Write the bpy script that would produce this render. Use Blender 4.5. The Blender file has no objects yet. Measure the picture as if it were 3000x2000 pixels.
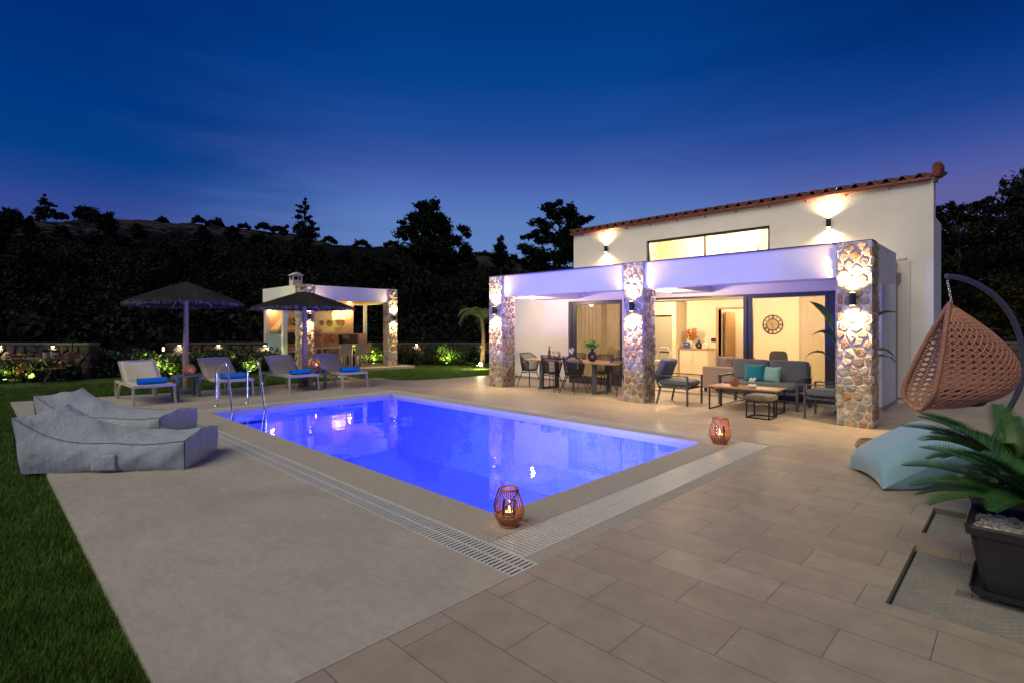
import bpy, math, random
import numpy as np
from mathutils import Vector, Matrix, Euler
R = math.radians
random.seed(7); rng = np.random.default_rng(7)
sc = bpy.context.scene
COL = sc.collection

# ------------------------------------------------------------------ camera
cd = bpy.data.cameras.new('camera'); cam = bpy.data.objects.new('camera', cd); COL.objects.link(cam)
cd.lens = 18.506; cd.sensor_width = 36; cd.shift_y = -32/2352; cd.clip_end = 2000; cd.clip_start = 0.05
cam.location = (0, 0, 1.6); cam.rotation_euler = (R(90), 0, R(44.3))
sc.camera = cam
# ------------------------------------------------------------------ render
sc.render.engine = 'CYCLES'
sc.cycles.use_denoising = True
sc.cycles.use_adaptive_sampling = True; sc.cycles.adaptive_threshold = 0.02
sc.cycles.max_bounces = 8; sc.cycles.diffuse_bounces = 3; sc.cycles.glossy_bounces = 4
sc.cycles.transparent_max_bounces = 12; sc.cycles.transmission_bounces = 4
sc.cycles.sample_clamp_indirect = 3.0; sc.cycles.caustics_reflective = False; sc.cycles.caustics_refractive = False
sc.view_settings.view_transform = 'Standard'; sc.view_settings.look = 'None'
sc.view_settings.exposure = 0; sc.view_settings.gamma = 1
# ------------------------------------------------------------------ dusk sky
w = bpy.data.worlds.new('World'); sc.world = w; w.use_nodes = True
nt = w.node_tree; nt.nodes.clear(); N = nt.nodes.new; Lk = nt.links.new
out = N('ShaderNodeOutputWorld'); bg = N('ShaderNodeBackground'); Lk(bg.outputs[0], out.inputs[0])
tc = N('ShaderNodeTexCoord'); sep = N('ShaderNodeSeparateXYZ'); Lk(tc.outputs['Generated'], sep.inputs[0])
def cramp(fac, stops, interp='LINEAR'):
    r = N('ShaderNodeValToRGB'); r.color_ramp.interpolation = interp
    e = r.color_ramp.elements
    while len(e) < len(stops): e.new(0.5)
    for i, (p, c) in enumerate(stops): e[i].position = p; e[i].color = (*c, 1)
    Lk(fac, r.inputs[0]); return r.outputs[0]
def lin(r, g, b): return tuple(((v/255)/12.92 if v/255 < .04045 else ((v/255+.055)/1.055)**2.4) for v in (r, g, b))
skyL = cramp(sep.outputs[2], [(0.0, lin(66, 74, 152)), (0.17, lin(54, 74, 148)), (0.21, lin(30, 67, 141)), (0.25, lin(4, 62, 134)), (0.32, lin(0, 55, 130)), (0.44, lin(0, 45, 118)), (1.0, lin(0, 26, 80))])
skyM = cramp(sep.outputs[2], [(0.0, lin(120, 150, 205)), (0.195, lin(92, 126, 190)), (0.235, lin(80, 112, 184)), (0.285, lin(64, 90, 166)), (0.34, lin(34, 76, 154)), (0.42, lin(6, 65, 143)), (0.52, lin(0, 55, 126)), (1.0, lin(0, 28, 84))])
skyR = cramp(sep.outputs[2], [(0.0, lin(104, 92, 146)), (0.20, lin(94, 95, 157)), (0.22, lin(82, 92, 163)), (0.265, lin(54, 79, 155)), (0.31, lin(25, 66, 142)), (0.37, lin(6, 54, 130)), (0.43, lin(0, 42, 108)), (1.0, lin(0, 24, 74))])
dot = N('ShaderNodeVectorMath'); dot.operation = 'DOT_PRODUCT'; Lk(tc.outputs['Generated'], dot.inputs[0])
dot.inputs[1].default_value = (math.sin(R(134.3)), -math.cos(R(134.3)), 0)
mp = N('ShaderNodeMapping'); mp.inputs['Scale'].default_value = (1.2, 1.2, 9); mp.inputs['Rotation'].default_value = (0.07, 0.05, 0)
Lk(tc.outputs['Generated'], mp.inputs[0])
ns = N('ShaderNodeTexNoise'); ns.inputs['Scale'].default_value = 2.6; ns.inputs['Detail'].default_value = 6; ns.inputs['Roughness'].default_value = .6; Lk(mp.outputs[0], ns.inputs['Vector'])
add = N('ShaderNodeMath'); add.operation = 'MULTIPLY_ADD'; Lk(ns.outputs[0], add.inputs[0]); add.inputs[1].default_value = .30; Lk(dot.outputs['Value'], add.inputs[2])
def side(a, b):
    m_ = N('ShaderNodeMapRange'); m_.interpolation_type = 'SMOOTHSTEP'; m_.inputs[1].default_value = a; m_.inputs[2].default_value = b; Lk(add.outputs[0], m_.inputs[0]); return m_.outputs[0]
mx1 = N('ShaderNodeMix'); mx1.data_type = 'RGBA'; Lk(side(-.46, .0), mx1.inputs[0]); Lk(skyL, mx1.inputs[6]); Lk(skyM, mx1.inputs[7])
mx = N('ShaderNodeMix'); mx.data_type = 'RGBA'; Lk(side(.30, .80), mx.inputs[0]); Lk(mx1.outputs[2], mx.inputs[6]); Lk(skyR, mx.inputs[7])
Lk(mx.outputs[2], bg.inputs[0]); bg.inputs[1].default_value = 1.0
# ------------------------------------------------------------------ one soft sun added as warm fill from behind the camera
sl = bpy.data.lights.new('fill_sun', 'SUN'); sl.energy = 2.0; sl.angle = R(50); sl.color = (1.0, .89, .60)
so = bpy.data.objects.new('fill_sun', sl); COL.objects.link(so)
_az, _el = R(-92), R(47)
so.rotation_euler = Vector((math.cos(_az)*math.cos(_el), math.sin(_az)*math.cos(_el), math.sin(_el))).to_track_quat('Z', 'Y').to_euler()

# ------------------------------------------------------------------ materials
MATS = {}
def mat(name, col, rough=.7, metal=0, var=0, vscale=5, bump=0, bscale=40, col2=None, spec=.5, emit=None, estr=0, island=0, stretch=None, coat=0, sheen=0, trans=0):
    if name in MATS: return MATS[name]
    m = bpy.data.materials.new(name); m.use_nodes = True; t = m.node_tree; p = t.nodes['Principled BSDF']
    p.inputs['Base Color'].default_value = (*col, 1); p.inputs['Roughness'].default_value = rough; p.inputs['Metallic'].default_value = metal
    p.inputs['Specular IOR Level'].default_value = spec
    if coat: p.inputs['Coat Weight'].default_value = coat
    if sheen: p.inputs['Sheen Weight'].default_value = sheen; p.inputs['Sheen Roughness'].default_value = .4
    if trans: p.inputs['Subsurface Weight'].default_value = trans
    if emit: p.inputs['Emission Color'].default_value = (*emit, 1); p.inputs['Emission Strength'].default_value = estr
    tcn = t.nodes.new('ShaderNodeTexCoord'); vec = tcn.outputs['Object']
    if stretch:
        mpn = t.nodes.new('ShaderNodeMapping'); mpn.inputs['Scale'].default_value = stretch; t.links.new(vec, mpn.inputs[0]); vec = mpn.outputs[0]
    if var or col2:
        n = t.nodes.new('ShaderNodeTexNoise'); n.inputs['Scale'].default_value = vscale; n.inputs['Detail'].default_value = 7; n.inputs['Roughness'].default_value = .6
        t.links.new(vec, n.inputs['Vector'])
        r = t.nodes.new('ShaderNodeMapRange'); r.inputs[1].default_value = .32; r.inputs[2].default_value = .68; t.links.new(n.outputs[0], r.inputs[0])
        mm = t.nodes.new('ShaderNodeMix'); mm.data_type = 'RGBA'; t.links.new(r.outputs[0], mm.inputs[0])
        a = tuple(c*(1-var) for c in col); b = col2 if col2 else tuple(min(1, c*(1+var)) for c in col)
        mm.inputs[6].default_value = (*(a if not col2 else col), 1); mm.inputs[7].default_value = (*b, 1)
        last = mm.outputs[2]
        if island:
            g = t.nodes.new('ShaderNodeNewGeometry'); hm = t.nodes.new('ShaderNodeHueSaturation')
            r2 = t.nodes.new('ShaderNodeMapRange'); r2.inputs[3].default_value = 1-island; r2.inputs[4].default_value = 1+island
            t.links.new(g.outputs['Random Per Island'], r2.inputs[0]); t.links.new(r2.outputs[0], hm.inputs['Value']); t.links.new(last, hm.inputs['Color']); last = hm.outputs[0]
        t.links.new(last, p.inputs['Base Color'])
    if bump:
        n2 = t.nodes.new('ShaderNodeTexNoise'); n2.inputs['Scale'].default_value = bscale; n2.inputs['Detail'].default_value = 6; t.links.new(vec, n2.inputs['Vector'])
        b2 = t.nodes.new('ShaderNodeBump'); b2.inputs['Strength'].default_value = bump; b2.inputs['Distance'].default_value = .02
        t.links.new(n2.outputs[0], b2.inputs['Height']); t.links.new(b2.outputs[0], p.inputs['Normal'])
    MATS[name] = m; return m
def stone_mat(name, cols, mult=1.0, bump=.6):
    m = bpy.data.materials.new(name); m.use_nodes = True; t = m.node_tree; p = t.nodes['Principled BSDF']; p.inputs['Roughness'].default_value = .85; p.inputs['Specular IOR Level'].default_value = .25
    g = t.nodes.new('ShaderNodeNewGeometry'); r = t.nodes.new('ShaderNodeValToRGB'); r.color_ramp.interpolation = 'CONSTANT'
    e = r.color_ramp.elements
    while len(e) < len(cols): e.new(.5)
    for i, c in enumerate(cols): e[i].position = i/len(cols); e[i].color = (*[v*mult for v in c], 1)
    t.links.new(g.outputs['Random Per Island'], r.inputs[0])
    n = t.nodes.new('ShaderNodeTexNoise'); n.inputs['Scale'].default_value = 14; n.inputs['Detail'].default_value = 9; n.inputs['Roughness'].default_value = .7
    tcn = t.nodes.new('ShaderNodeTexCoord'); t.links.new(tcn.outputs['Object'], n.inputs['Vector'])
    mr_ = t.nodes.new('ShaderNodeMapRange'); mr_.inputs[1].default_value = .3; mr_.inputs[2].default_value = .7; mr_.inputs[3].default_value = .5; mr_.inputs[4].default_value = 1.45; t.links.new(n.outputs[0], mr_.inputs[0])
    mu = t.nodes.new('ShaderNodeVectorMath'); mu.operation = 'SCALE'; t.links.new(r.outputs[0], mu.inputs[0]); t.links.new(mr_.outputs[0], mu.inputs['Scale'])
    t.links.new(mu.outputs[0], p.inputs['Base Color'])
    b = t.nodes.new('ShaderNodeBump'); b.inputs['Strength'].default_value = bump; b.inputs['Distance'].default_value = .09
    n3 = t.nodes.new('ShaderNodeTexNoise'); n3.inputs['Scale'].default_value = 30; n3.inputs['Detail'].default_value = 8; n3.inputs['Roughness'].default_value = .75; t.links.new(tcn.outputs['Object'], n3.inputs['Vector'])
    t.links.new(n3.outputs[0], b.inputs['Height']); t.links.new(b.outputs[0], p.inputs['Normal'])
    MATS[name] = m; return m
def glass_mat(name, tint=(1, 1, 1), refl=1.0, rough=.0):
    m = bpy.data.materials.new(name); m.use_nodes = True; t = m.node_tree; t.nodes.clear()
    o = t.nodes.new('ShaderNodeOutputMaterial'); tr = t.nodes.new('ShaderNodeBsdfTransparent'); gl = t.nodes.new('ShaderNodeBsdfGlossy'); fr = t.nodes.new('ShaderNodeFresnel'); mxs = t.nodes.new('ShaderNodeMixShader')
    tr.inputs[0].default_value = (*tint, 1); gl.inputs['Roughness'].default_value = rough; fr.inputs[0].default_value = 1.5
    mu = t.nodes.new('ShaderNodeMath'); mu.operation = 'MULTIPLY'; mu.inputs[1].default_value = refl; t.links.new(fr.outputs[0], mu.inputs[0])
    t.links.new(mu.outputs[0], mxs.inputs[0]); t.links.new(tr.outputs[0], mxs.inputs[1]); t.links.new(gl.outputs[0], mxs.inputs[2]); t.links.new(mxs.outputs[0], o.inputs[0])
    MATS[name] = m; return m
def brick_mat(name, col, colb, mortar, bw, rh, ms, off=(0, 0), rough=.6, bump=.3, var=.12, offset=.5, vert=None, spec=.5, mscale=3):
    m = bpy.data.materials.new(name); m.use_nodes = True; t = m.node_tree; p = t.nodes['Principled BSDF']; p.inputs['Roughness'].default_value = rough; p.inputs['Specular IOR Level'].default_value = spec
    tcn = t.nodes.new('ShaderNodeTexCoord'); mpn = t.nodes.new('ShaderNodeMapping'); mpn.inputs['Location'].default_value = (off[0], off[1], 0)
    src = tcn.outputs['Object']
    if vert:
        s = t.nodes.new('ShaderNodeSeparateXYZ'); c = t.nodes.new('ShaderNodeCombineXYZ'); t.links.new(src, s.inputs[0])
        t.links.new(s.outputs[vert], c.inputs[0]); t.links.new(s.outputs['Z'], c.inputs[1]); src = c.outputs[0]
    t.links.new(src, mpn.inputs[0])
    b = t.nodes.new('ShaderNodeTexBrick'); b.inputs['Scale'].default_value = 1; b.offset = offset; b.inputs['Brick Width'].default_value = bw; b.inputs['Row Height'].default_value = rh
    b.inputs['Mortar Size'].default_value = ms; b.inputs['Mortar Smooth'].default_value = .1; b.inputs['Bias'].default_value = 0
    b.inputs['Color1'].default_value = (*col, 1); b.inputs['Color2'].default_value = (*colb, 1); b.inputs['Mortar'].default_value = (*mortar, 1)
    t.links.new(mpn.outputs[0], b.inputs['Vector'])
    n = t.nodes.new('ShaderNodeTexNoise'); n.inputs['Scale'].default_value = mscale; n.inputs['Detail'].default_value = 9; n.inputs['Roughness'].default_value = .65; t.links.new(tcn.outputs['Object'], n.inputs['Vector'])
    mr_ = t.nodes.new('ShaderNodeMapRange'); mr_.inputs[1].default_value = .3; mr_.inputs[2].default_value = .7; mr_.inputs[3].default_value = 1-var; mr_.inputs[4].default_value = 1+var; t.links.new(n.outputs[0], mr_.inputs[0])
    mu = t.nodes.new('ShaderNodeVectorMath'); mu.operation = 'SCALE'; t.links.new(b.outputs[0], mu.inputs[0]); t.links.new(mr_.outputs[0], mu.inputs['Scale']); t.links.new(mu.outputs[0], p.inputs['Base Color'])
    if bump:
        bp = t.nodes.new('ShaderNodeBump'); bp.inputs['Strength'].default_value = bump; bp.inputs['Distance'].default_value = .01; bp.invert = True
        n4 = t.nodes.new('ShaderNodeTexNoise'); n4.inputs['Scale'].default_value = 90; n4.inputs['Detail'].default_value = 4; t.links.new(tcn.outputs['Object'], n4.inputs['Vector'])
        ad = t.nodes.new('ShaderNodeMath'); ad.operation = 'MULTIPLY_ADD'; ad.inputs[1].default_value = .12; t.links.new(n4.outputs[0], ad.inputs[0]); t.links.new(b.outputs['Fac'], ad.inputs[2])
        t.links.new(ad.outputs[0], bp.inputs['Height']); t.links.new(bp.outputs[0], p.inputs['Normal'])
    MATS[name] = m; return m

WHITE = mat('white_render', (.74, .72, .70), .9, var=.055, vscale=1.1, bump=.45, bscale=70, spec=.2)
INWALL = mat('interior_wall', (.80, .72, .60), .85, var=.03, vscale=1)
CEIL = mat('interior_ceiling', (.8, .76, .68), .9, var=.02)
DARKF = mat('anthracite_frame', (.045, .05, .065), .4, var=.1)
GREYF = mat('grey_powder_metal', (.075, .085, .10), .45, var=.1)
BLACK = mat('black_metal', (.015, .015, .018), .45, var=.2)
BLACKM = mat('black_matt', (.012, .011, .011), .6, var=.2)
STEEL = mat('polished_steel', (.75, .75, .78), .2, 1, var=.04)
BRUSH = mat('brushed_steel', (.42, .39, .34), .34, .12, var=.08, stretch=(1, 1, 30))
MORTAR = mat('pale_mortar', (.56, .53, .48), .95, var=.15, vscale=12, bump=.6, bscale=60)
STONE = stone_mat('rubble_stone', [(.50, .39, .25), (.40, .31, .22), (.56, .48, .37), (.36, .33, .30), (.44, .25, .14), (.60, .54, .45), (.43, .36, .27), (.34, .24, .17), (.54, .42, .27)])
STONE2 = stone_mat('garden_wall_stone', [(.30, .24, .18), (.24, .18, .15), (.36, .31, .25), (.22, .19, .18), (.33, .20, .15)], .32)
CUSH = mat('grey_outdoor_fabric', (.13, .145, .165), .9, var=.1, vscale=25, bump=.3, bscale=250, sheen=.2)
BEANM = mat('blue_grey_bag_fabric', (.36, .405, .465), .85, var=.05, vscale=3, sheen=.15)
_t = BEANM.node_tree; _c = _t.nodes.new('ShaderNodeTexCoord'); _q = _t.nodes.new('ShaderNodeTexNoise'); _q.inputs['Scale'].default_value = 3.6; _q.inputs['Detail'].default_value = 3; _q.inputs['Distortion'].default_value = .6; _mm = _t.nodes.new('ShaderNodeMapping'); _mm.inputs['Scale'].default_value = (1, 2.6, 1.4); _mm.inputs['Rotation'].default_value = (0, 0, .9); _t.links.new(_c.outputs['Object'], _mm.inputs[0]); _t.links.new(_mm.outputs[0], _q.inputs['Vector'])
_ab = _t.nodes.new('ShaderNodeMath'); _ab.operation = 'SUBTRACT'; _ab.inputs[1].default_value = .5; _t.links.new(_q.outputs[0], _ab.inputs[0]); _a2 = _t.nodes.new('ShaderNodeMath'); _a2.operation = 'ABSOLUTE'; _t.links.new(_ab.outputs[0], _a2.inputs[0])
_b = _t.nodes.new('ShaderNodeBump'); _b.inputs['Strength'].default_value = .34; _b.inputs['Distance'].default_value = .07; _t.links.new(_a2.outputs[0], _b.inputs['Height']); _t.links.new(_b.outputs[0], _t.nodes['Principled BSDF'].inputs['Normal'])
SEAM = mat('dark_piping', (.05, .06, .075), .8)
TEAL = mat('teal_velvet', (.0, .20, .27), .8, var=.12, vscale=8, sheen=.4)
MINT = mat('mint_fabric', (.25, .48, .42), .85, var=.1, vscale=14)
TOWEL = mat('blue_towel', (.0, .22, .62), .95, var=.12, vscale=40, bump=.6, bscale=160)
SLING = mat('cream_sling', (.64, .58, .50), .8, var=.03, vscale=60)
LFRAME = mat('taupe_resin', (.52, .47, .41), .55, var=.04)
SKY_CUSH = mat('sky_blue_velvet', (.235, .42, .54), .8, var=.08, vscale=2.2, bump=.35, bscale=14, sheen=.6)
WICK = mat('blush_wicker', (.38, .18, .115), .5, var=.2, vscale=30)
WICKD = mat('copper_bamboo', (.36, .15, .07), .55, var=.25, vscale=30)
WOOD = mat('warm_wood', (.38, .20, .09), .5, var=.3, vscale=6, stretch=(1, 12, 12))
WOODT = mat('oak_top', (.42, .26, .14), .45, var=.25, vscale=6, stretch=(1, 14, 14))
POLEW = mat('peeled_log', (.42, .29, .22), .7, var=.25, vscale=8, stretch=(6, 6, .8), bump=.5, bscale=14)
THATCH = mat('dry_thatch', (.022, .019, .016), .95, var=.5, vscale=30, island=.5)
TERRA = mat('terracotta', (.16, .06, .045), .75, var=.3, vscale=6)
GUTTER = mat('oxblood_gutter', (.14, .03, .025), .4, var=.1)
CABM = mat('cream_cabinet', (.74, .66, .52), .45, var=.02)
FROND = mat('cycad_green', (.035, .11, .022), .42, var=.3, vscale=3, island=.35)
LEAFG = mat('shrub_leaf', (.022, .040, .010), .45, var=.4, vscale=2, island=.5)
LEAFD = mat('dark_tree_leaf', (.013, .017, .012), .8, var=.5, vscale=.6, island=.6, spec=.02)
LEAFO = mat('ochre_leaf', (.022, .018, .006), .8, var=.4, vscale=.6, island=.5, spec=.1)
BARK = mat('bark', (.05, .035, .025), .9, var=.4, vscale=6)
BARKP = mat('palm_bark', (.22, .15, .08), .9, var=.4, vscale=9)
BROADL = mat('glossy_broad_leaf', (.035, .13, .03), .3, var=.2, vscale=6)
CONC = bpy.data.materials.new('smooth_concrete'); CONC.use_nodes = True; _t = CONC.node_tree; _p = _t.nodes['Principled BSDF']; _c = _t.nodes.new('ShaderNodeTexCoord'); _p.inputs['Specular IOR Level'].default_value = .4
def _nz(sc_, det, dist, st=None):
    q = _t.nodes.new('ShaderNodeTexNoise'); q.inputs['Scale'].default_value = sc_; q.inputs['Detail'].default_value = det; q.inputs['Distortion'].default_value = dist; q.inputs['Roughness'].default_value = .62
    if st: mm_ = _t.nodes.new('ShaderNodeMapping'); mm_.inputs['Scale'].default_value = st; mm_.inputs['Rotation'].default_value = (0, 0, .5); _t.links.new(_c.outputs['Object'], mm_.inputs[0]); _t.links.new(mm_.outputs[0], q.inputs['Vector'])
    else: _t.links.new(_c.outputs['Object'], q.inputs['Vector'])
    return q.outputs[0]
def _rp(f, a, b, lo, hi):
    q = _t.nodes.new('ShaderNodeMapRange'); q.inputs[1].default_value = a; q.inputs[2].default_value = b; q.inputs[3].default_value = lo; q.inputs[4].default_value = hi; _t.links.new(f, q.inputs[0]); return q.outputs[0]
def _ml(a, b): q = _t.nodes.new('ShaderNodeMath'); q.operation = 'MULTIPLY'; _t.links.new(a, q.inputs[0]); _t.links.new(b, q.inputs[1]); return q.outputs[0]
_f = _ml(_ml(_rp(_nz(.55, 6, 1.2), .3, .7, .86, 1.10), _rp(_nz(2.4, 8, 2.6, (1, 3.2, 1)), .3, .7, .90, 1.08)), _rp(_nz(14, 9, .4), .25, .75, .90, 1.08))
_g = _rp(_nz(34, 2, 0), .70, .78, 1.0, .82); _f = _ml(_f, _g)
_s = _t.nodes.new('ShaderNodeVectorMath'); _s.operation = 'SCALE'; _s.inputs[0].default_value = (.445, .41, .355); _t.links.new(_f, _s.inputs['Scale']); _t.links.new(_s.outputs[0], _p.inputs['Base Color'])
_t.links.new(_rp(_nz(1.6, 6, 1.5), .3, .7, .42, .72), _p.inputs['Roughness'])
_b = _t.nodes.new('ShaderNodeBump'); _b.inputs['Strength'].default_value = .35; _b.inputs['Distance'].default_value = .01; _t.links.new(_nz(26, 8, .5), _b.inputs['Height']); _t.links.new(_b.outputs[0], _p.inputs['Normal'])
COPE = mat('coping_stone', (.46, .425, .37), .8, var=.12, vscale=30, bump=.6, bscale=120, spec=.3)
GRATE = mat('white_plastic_grate', (.60, .60, .57), .5, var=.04)
DITCH = mat('drain_channel', (.03, .03, .03), .9)
POTM = mat('anthracite_planter', (.022, .022, .025), .55, var=.1)
PEB = mat('white_pebble', (.80, .77, .70), .6, var=.1, vscale=5, island=.25)
HATCHM = mat('chequered_cover', (.30, .29, .27), .7, var=.15, vscale=8)
SOIL = mat('dark_soil', (.03, .02, .015), .95, var=.4)
CURT = bpy.data.materials.new('sheer_curtain'); CURT.use_nodes = True; _t = CURT.node_tree; _t.nodes.clear(); _o = _t.nodes.new('ShaderNodeOutputMaterial'); _d = _t.nodes.new('ShaderNodeBsdfDiffuse'); _r = _t.nodes.new('ShaderNodeBsdfTranslucent'); _x = _t.nodes.new('ShaderNodeBsdfTransparent'); _m1 = _t.nodes.new('ShaderNodeMixShader'); _m2 = _t.nodes.new('ShaderNodeMixShader')
_d.inputs[0].default_value = (.58, .52, .42, 1); _r.inputs[0].default_value = (.62, .54, .42, 1); _m1.inputs[0].default_value = .55; _m2.inputs[0].default_value = .42; _t.links.new(_d.outputs[0], _m1.inputs[1]); _t.links.new(_r.outputs[0], _m1.inputs[2]); _t.links.new(_m1.outputs[0], _m2.inputs[1]); _t.links.new(_x.outputs[0], _m2.inputs[2]); _t.links.new(_m2.outputs[0], _o.inputs[0])
PAPER = mat('ceramic_white', (.75, .73, .7), .3)
GREENWALL = mat('sage_render', (.30, .36, .36), .8, var=.06)
TILE = brick_mat('porcelain_plank_tile', (.41, .345, .275), (.34, .285, .228), (.15, .125, .10), .76, .345, .0028, off=(1.85, -5.635), rough=.5, bump=.35, var=.14, mscale=5)
MOSAIC = brick_mat('pool_mosaic', (.20, .29, .85), (.15, .23, .80), (.10, .14, .5), .05, .05, .004, rough=.3, bump=0, var=.08, offset=0)
MOSAICX = brick_mat('pool_mosaic_side', (.20, .29, .85), (.15, .23, .80), (.10, .14, .5), .05, .05, .004, rough=.3, bump=0, var=.08, offset=0, vert='X')
BRICKS = brick_mat('bbq_brick', (.42, .20, .09), (.36, .16, .08), (.30, .22, .14), .06, .09, .006, offset=0, vert='Y', bump=.3)
CHECK = brick_mat('backsplash_tile', (.50, .36, .25), (.20, .09, .06), (.45, .36, .28), .16, .075, .004, offset=.5, vert='Y', bump=0, mscale=8)
GRASSM = mat('lawn_grass', (.045, .085, .014), .7, var=.35, vscale=9, col2=(.065, .11, .02), bump=1.0, bscale=60, spec=.2)
BLADE = mat('grass_blade', (.085, .165, .022), .6, var=.35, vscale=3, island=.4, spec=.2)
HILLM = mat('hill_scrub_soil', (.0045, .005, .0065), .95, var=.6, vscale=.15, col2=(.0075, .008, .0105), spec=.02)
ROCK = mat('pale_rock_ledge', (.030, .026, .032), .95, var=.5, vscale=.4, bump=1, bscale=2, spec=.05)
GLASS = glass_mat('window_glass', (.90, .90, .86), .7)
CLEAR = glass_mat('clear_glass', (.95, .95, .95), 1.5)
def emis(name, col, s):
    m = bpy.data.materials.new(name); m.use_nodes = True; p = m.node_tree.nodes['Principled BSDF']
    p.inputs['Base Color'].default_value = (*col, 1); p.inputs['Emission Color'].default_value = (*col, 1); p.inputs['Emission Strength'].default_value = s; MATS[name] = m; return m
BULB = emis('lit_bulb', (1, .80, .45), 25)
FLAME = emis('candle_flame', (1, .55, .15), 7)
SPOTG = emis('lit_spot_glass', (1, .9, .55), 30)
SHADE = emis('glowing_fringe', (1, .72, .30), 1.6)
POOLG = emis('pool_lamp_glass', (.35, .45, 1), 12)
# water: clear surface with fresnel reflection and ripples
WATER = bpy.data.materials.new('pool_water'); WATER.use_nodes = True; t = WATER.node_tree; t.nodes.clear()
o_ = t.nodes.new('ShaderNodeOutputMaterial'); tr_ = t.nodes.new('ShaderNodeBsdfTransparent'); gl_ = t.nodes.new('ShaderNodeBsdfGlossy'); fr_ = t.nodes.new('ShaderNodeFresnel'); ms_ = t.nodes.new('ShaderNodeMixShader')
tr_.inputs[0].default_value = (.93, .95, 1, 1); gl_.inputs['Roughness'].default_value = .015; fr_.inputs[0].default_value = 1.33
n_ = t.nodes.new('ShaderNodeTexNoise'); n_.inputs['Scale'].default_value = 2.2; n_.inputs['Detail'].default_value = 3; tc_ = t.nodes.new('ShaderNodeTexCoord'); t.links.new(tc_.outputs['Object'], n_.inputs['Vector'])
b_ = t.nodes.new('ShaderNodeBump'); b_.inputs['Strength'].default_value = .11; b_.inputs['Distance'].default_value = .03; t.links.new(n_.outputs[0], b_.inputs['Height'])
for q in (gl_, fr_): t.links.new(b_.outputs[0], q.inputs['Normal'])
t.links.new(fr_.outputs[0], ms_.inputs[0]); t.links.new(tr_.outputs[0], ms_.inputs[1]); t.links.new(gl_.outputs[0], ms_.inputs[2]); t.links.new(ms_.outputs[0], o_.inputs[0])

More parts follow.
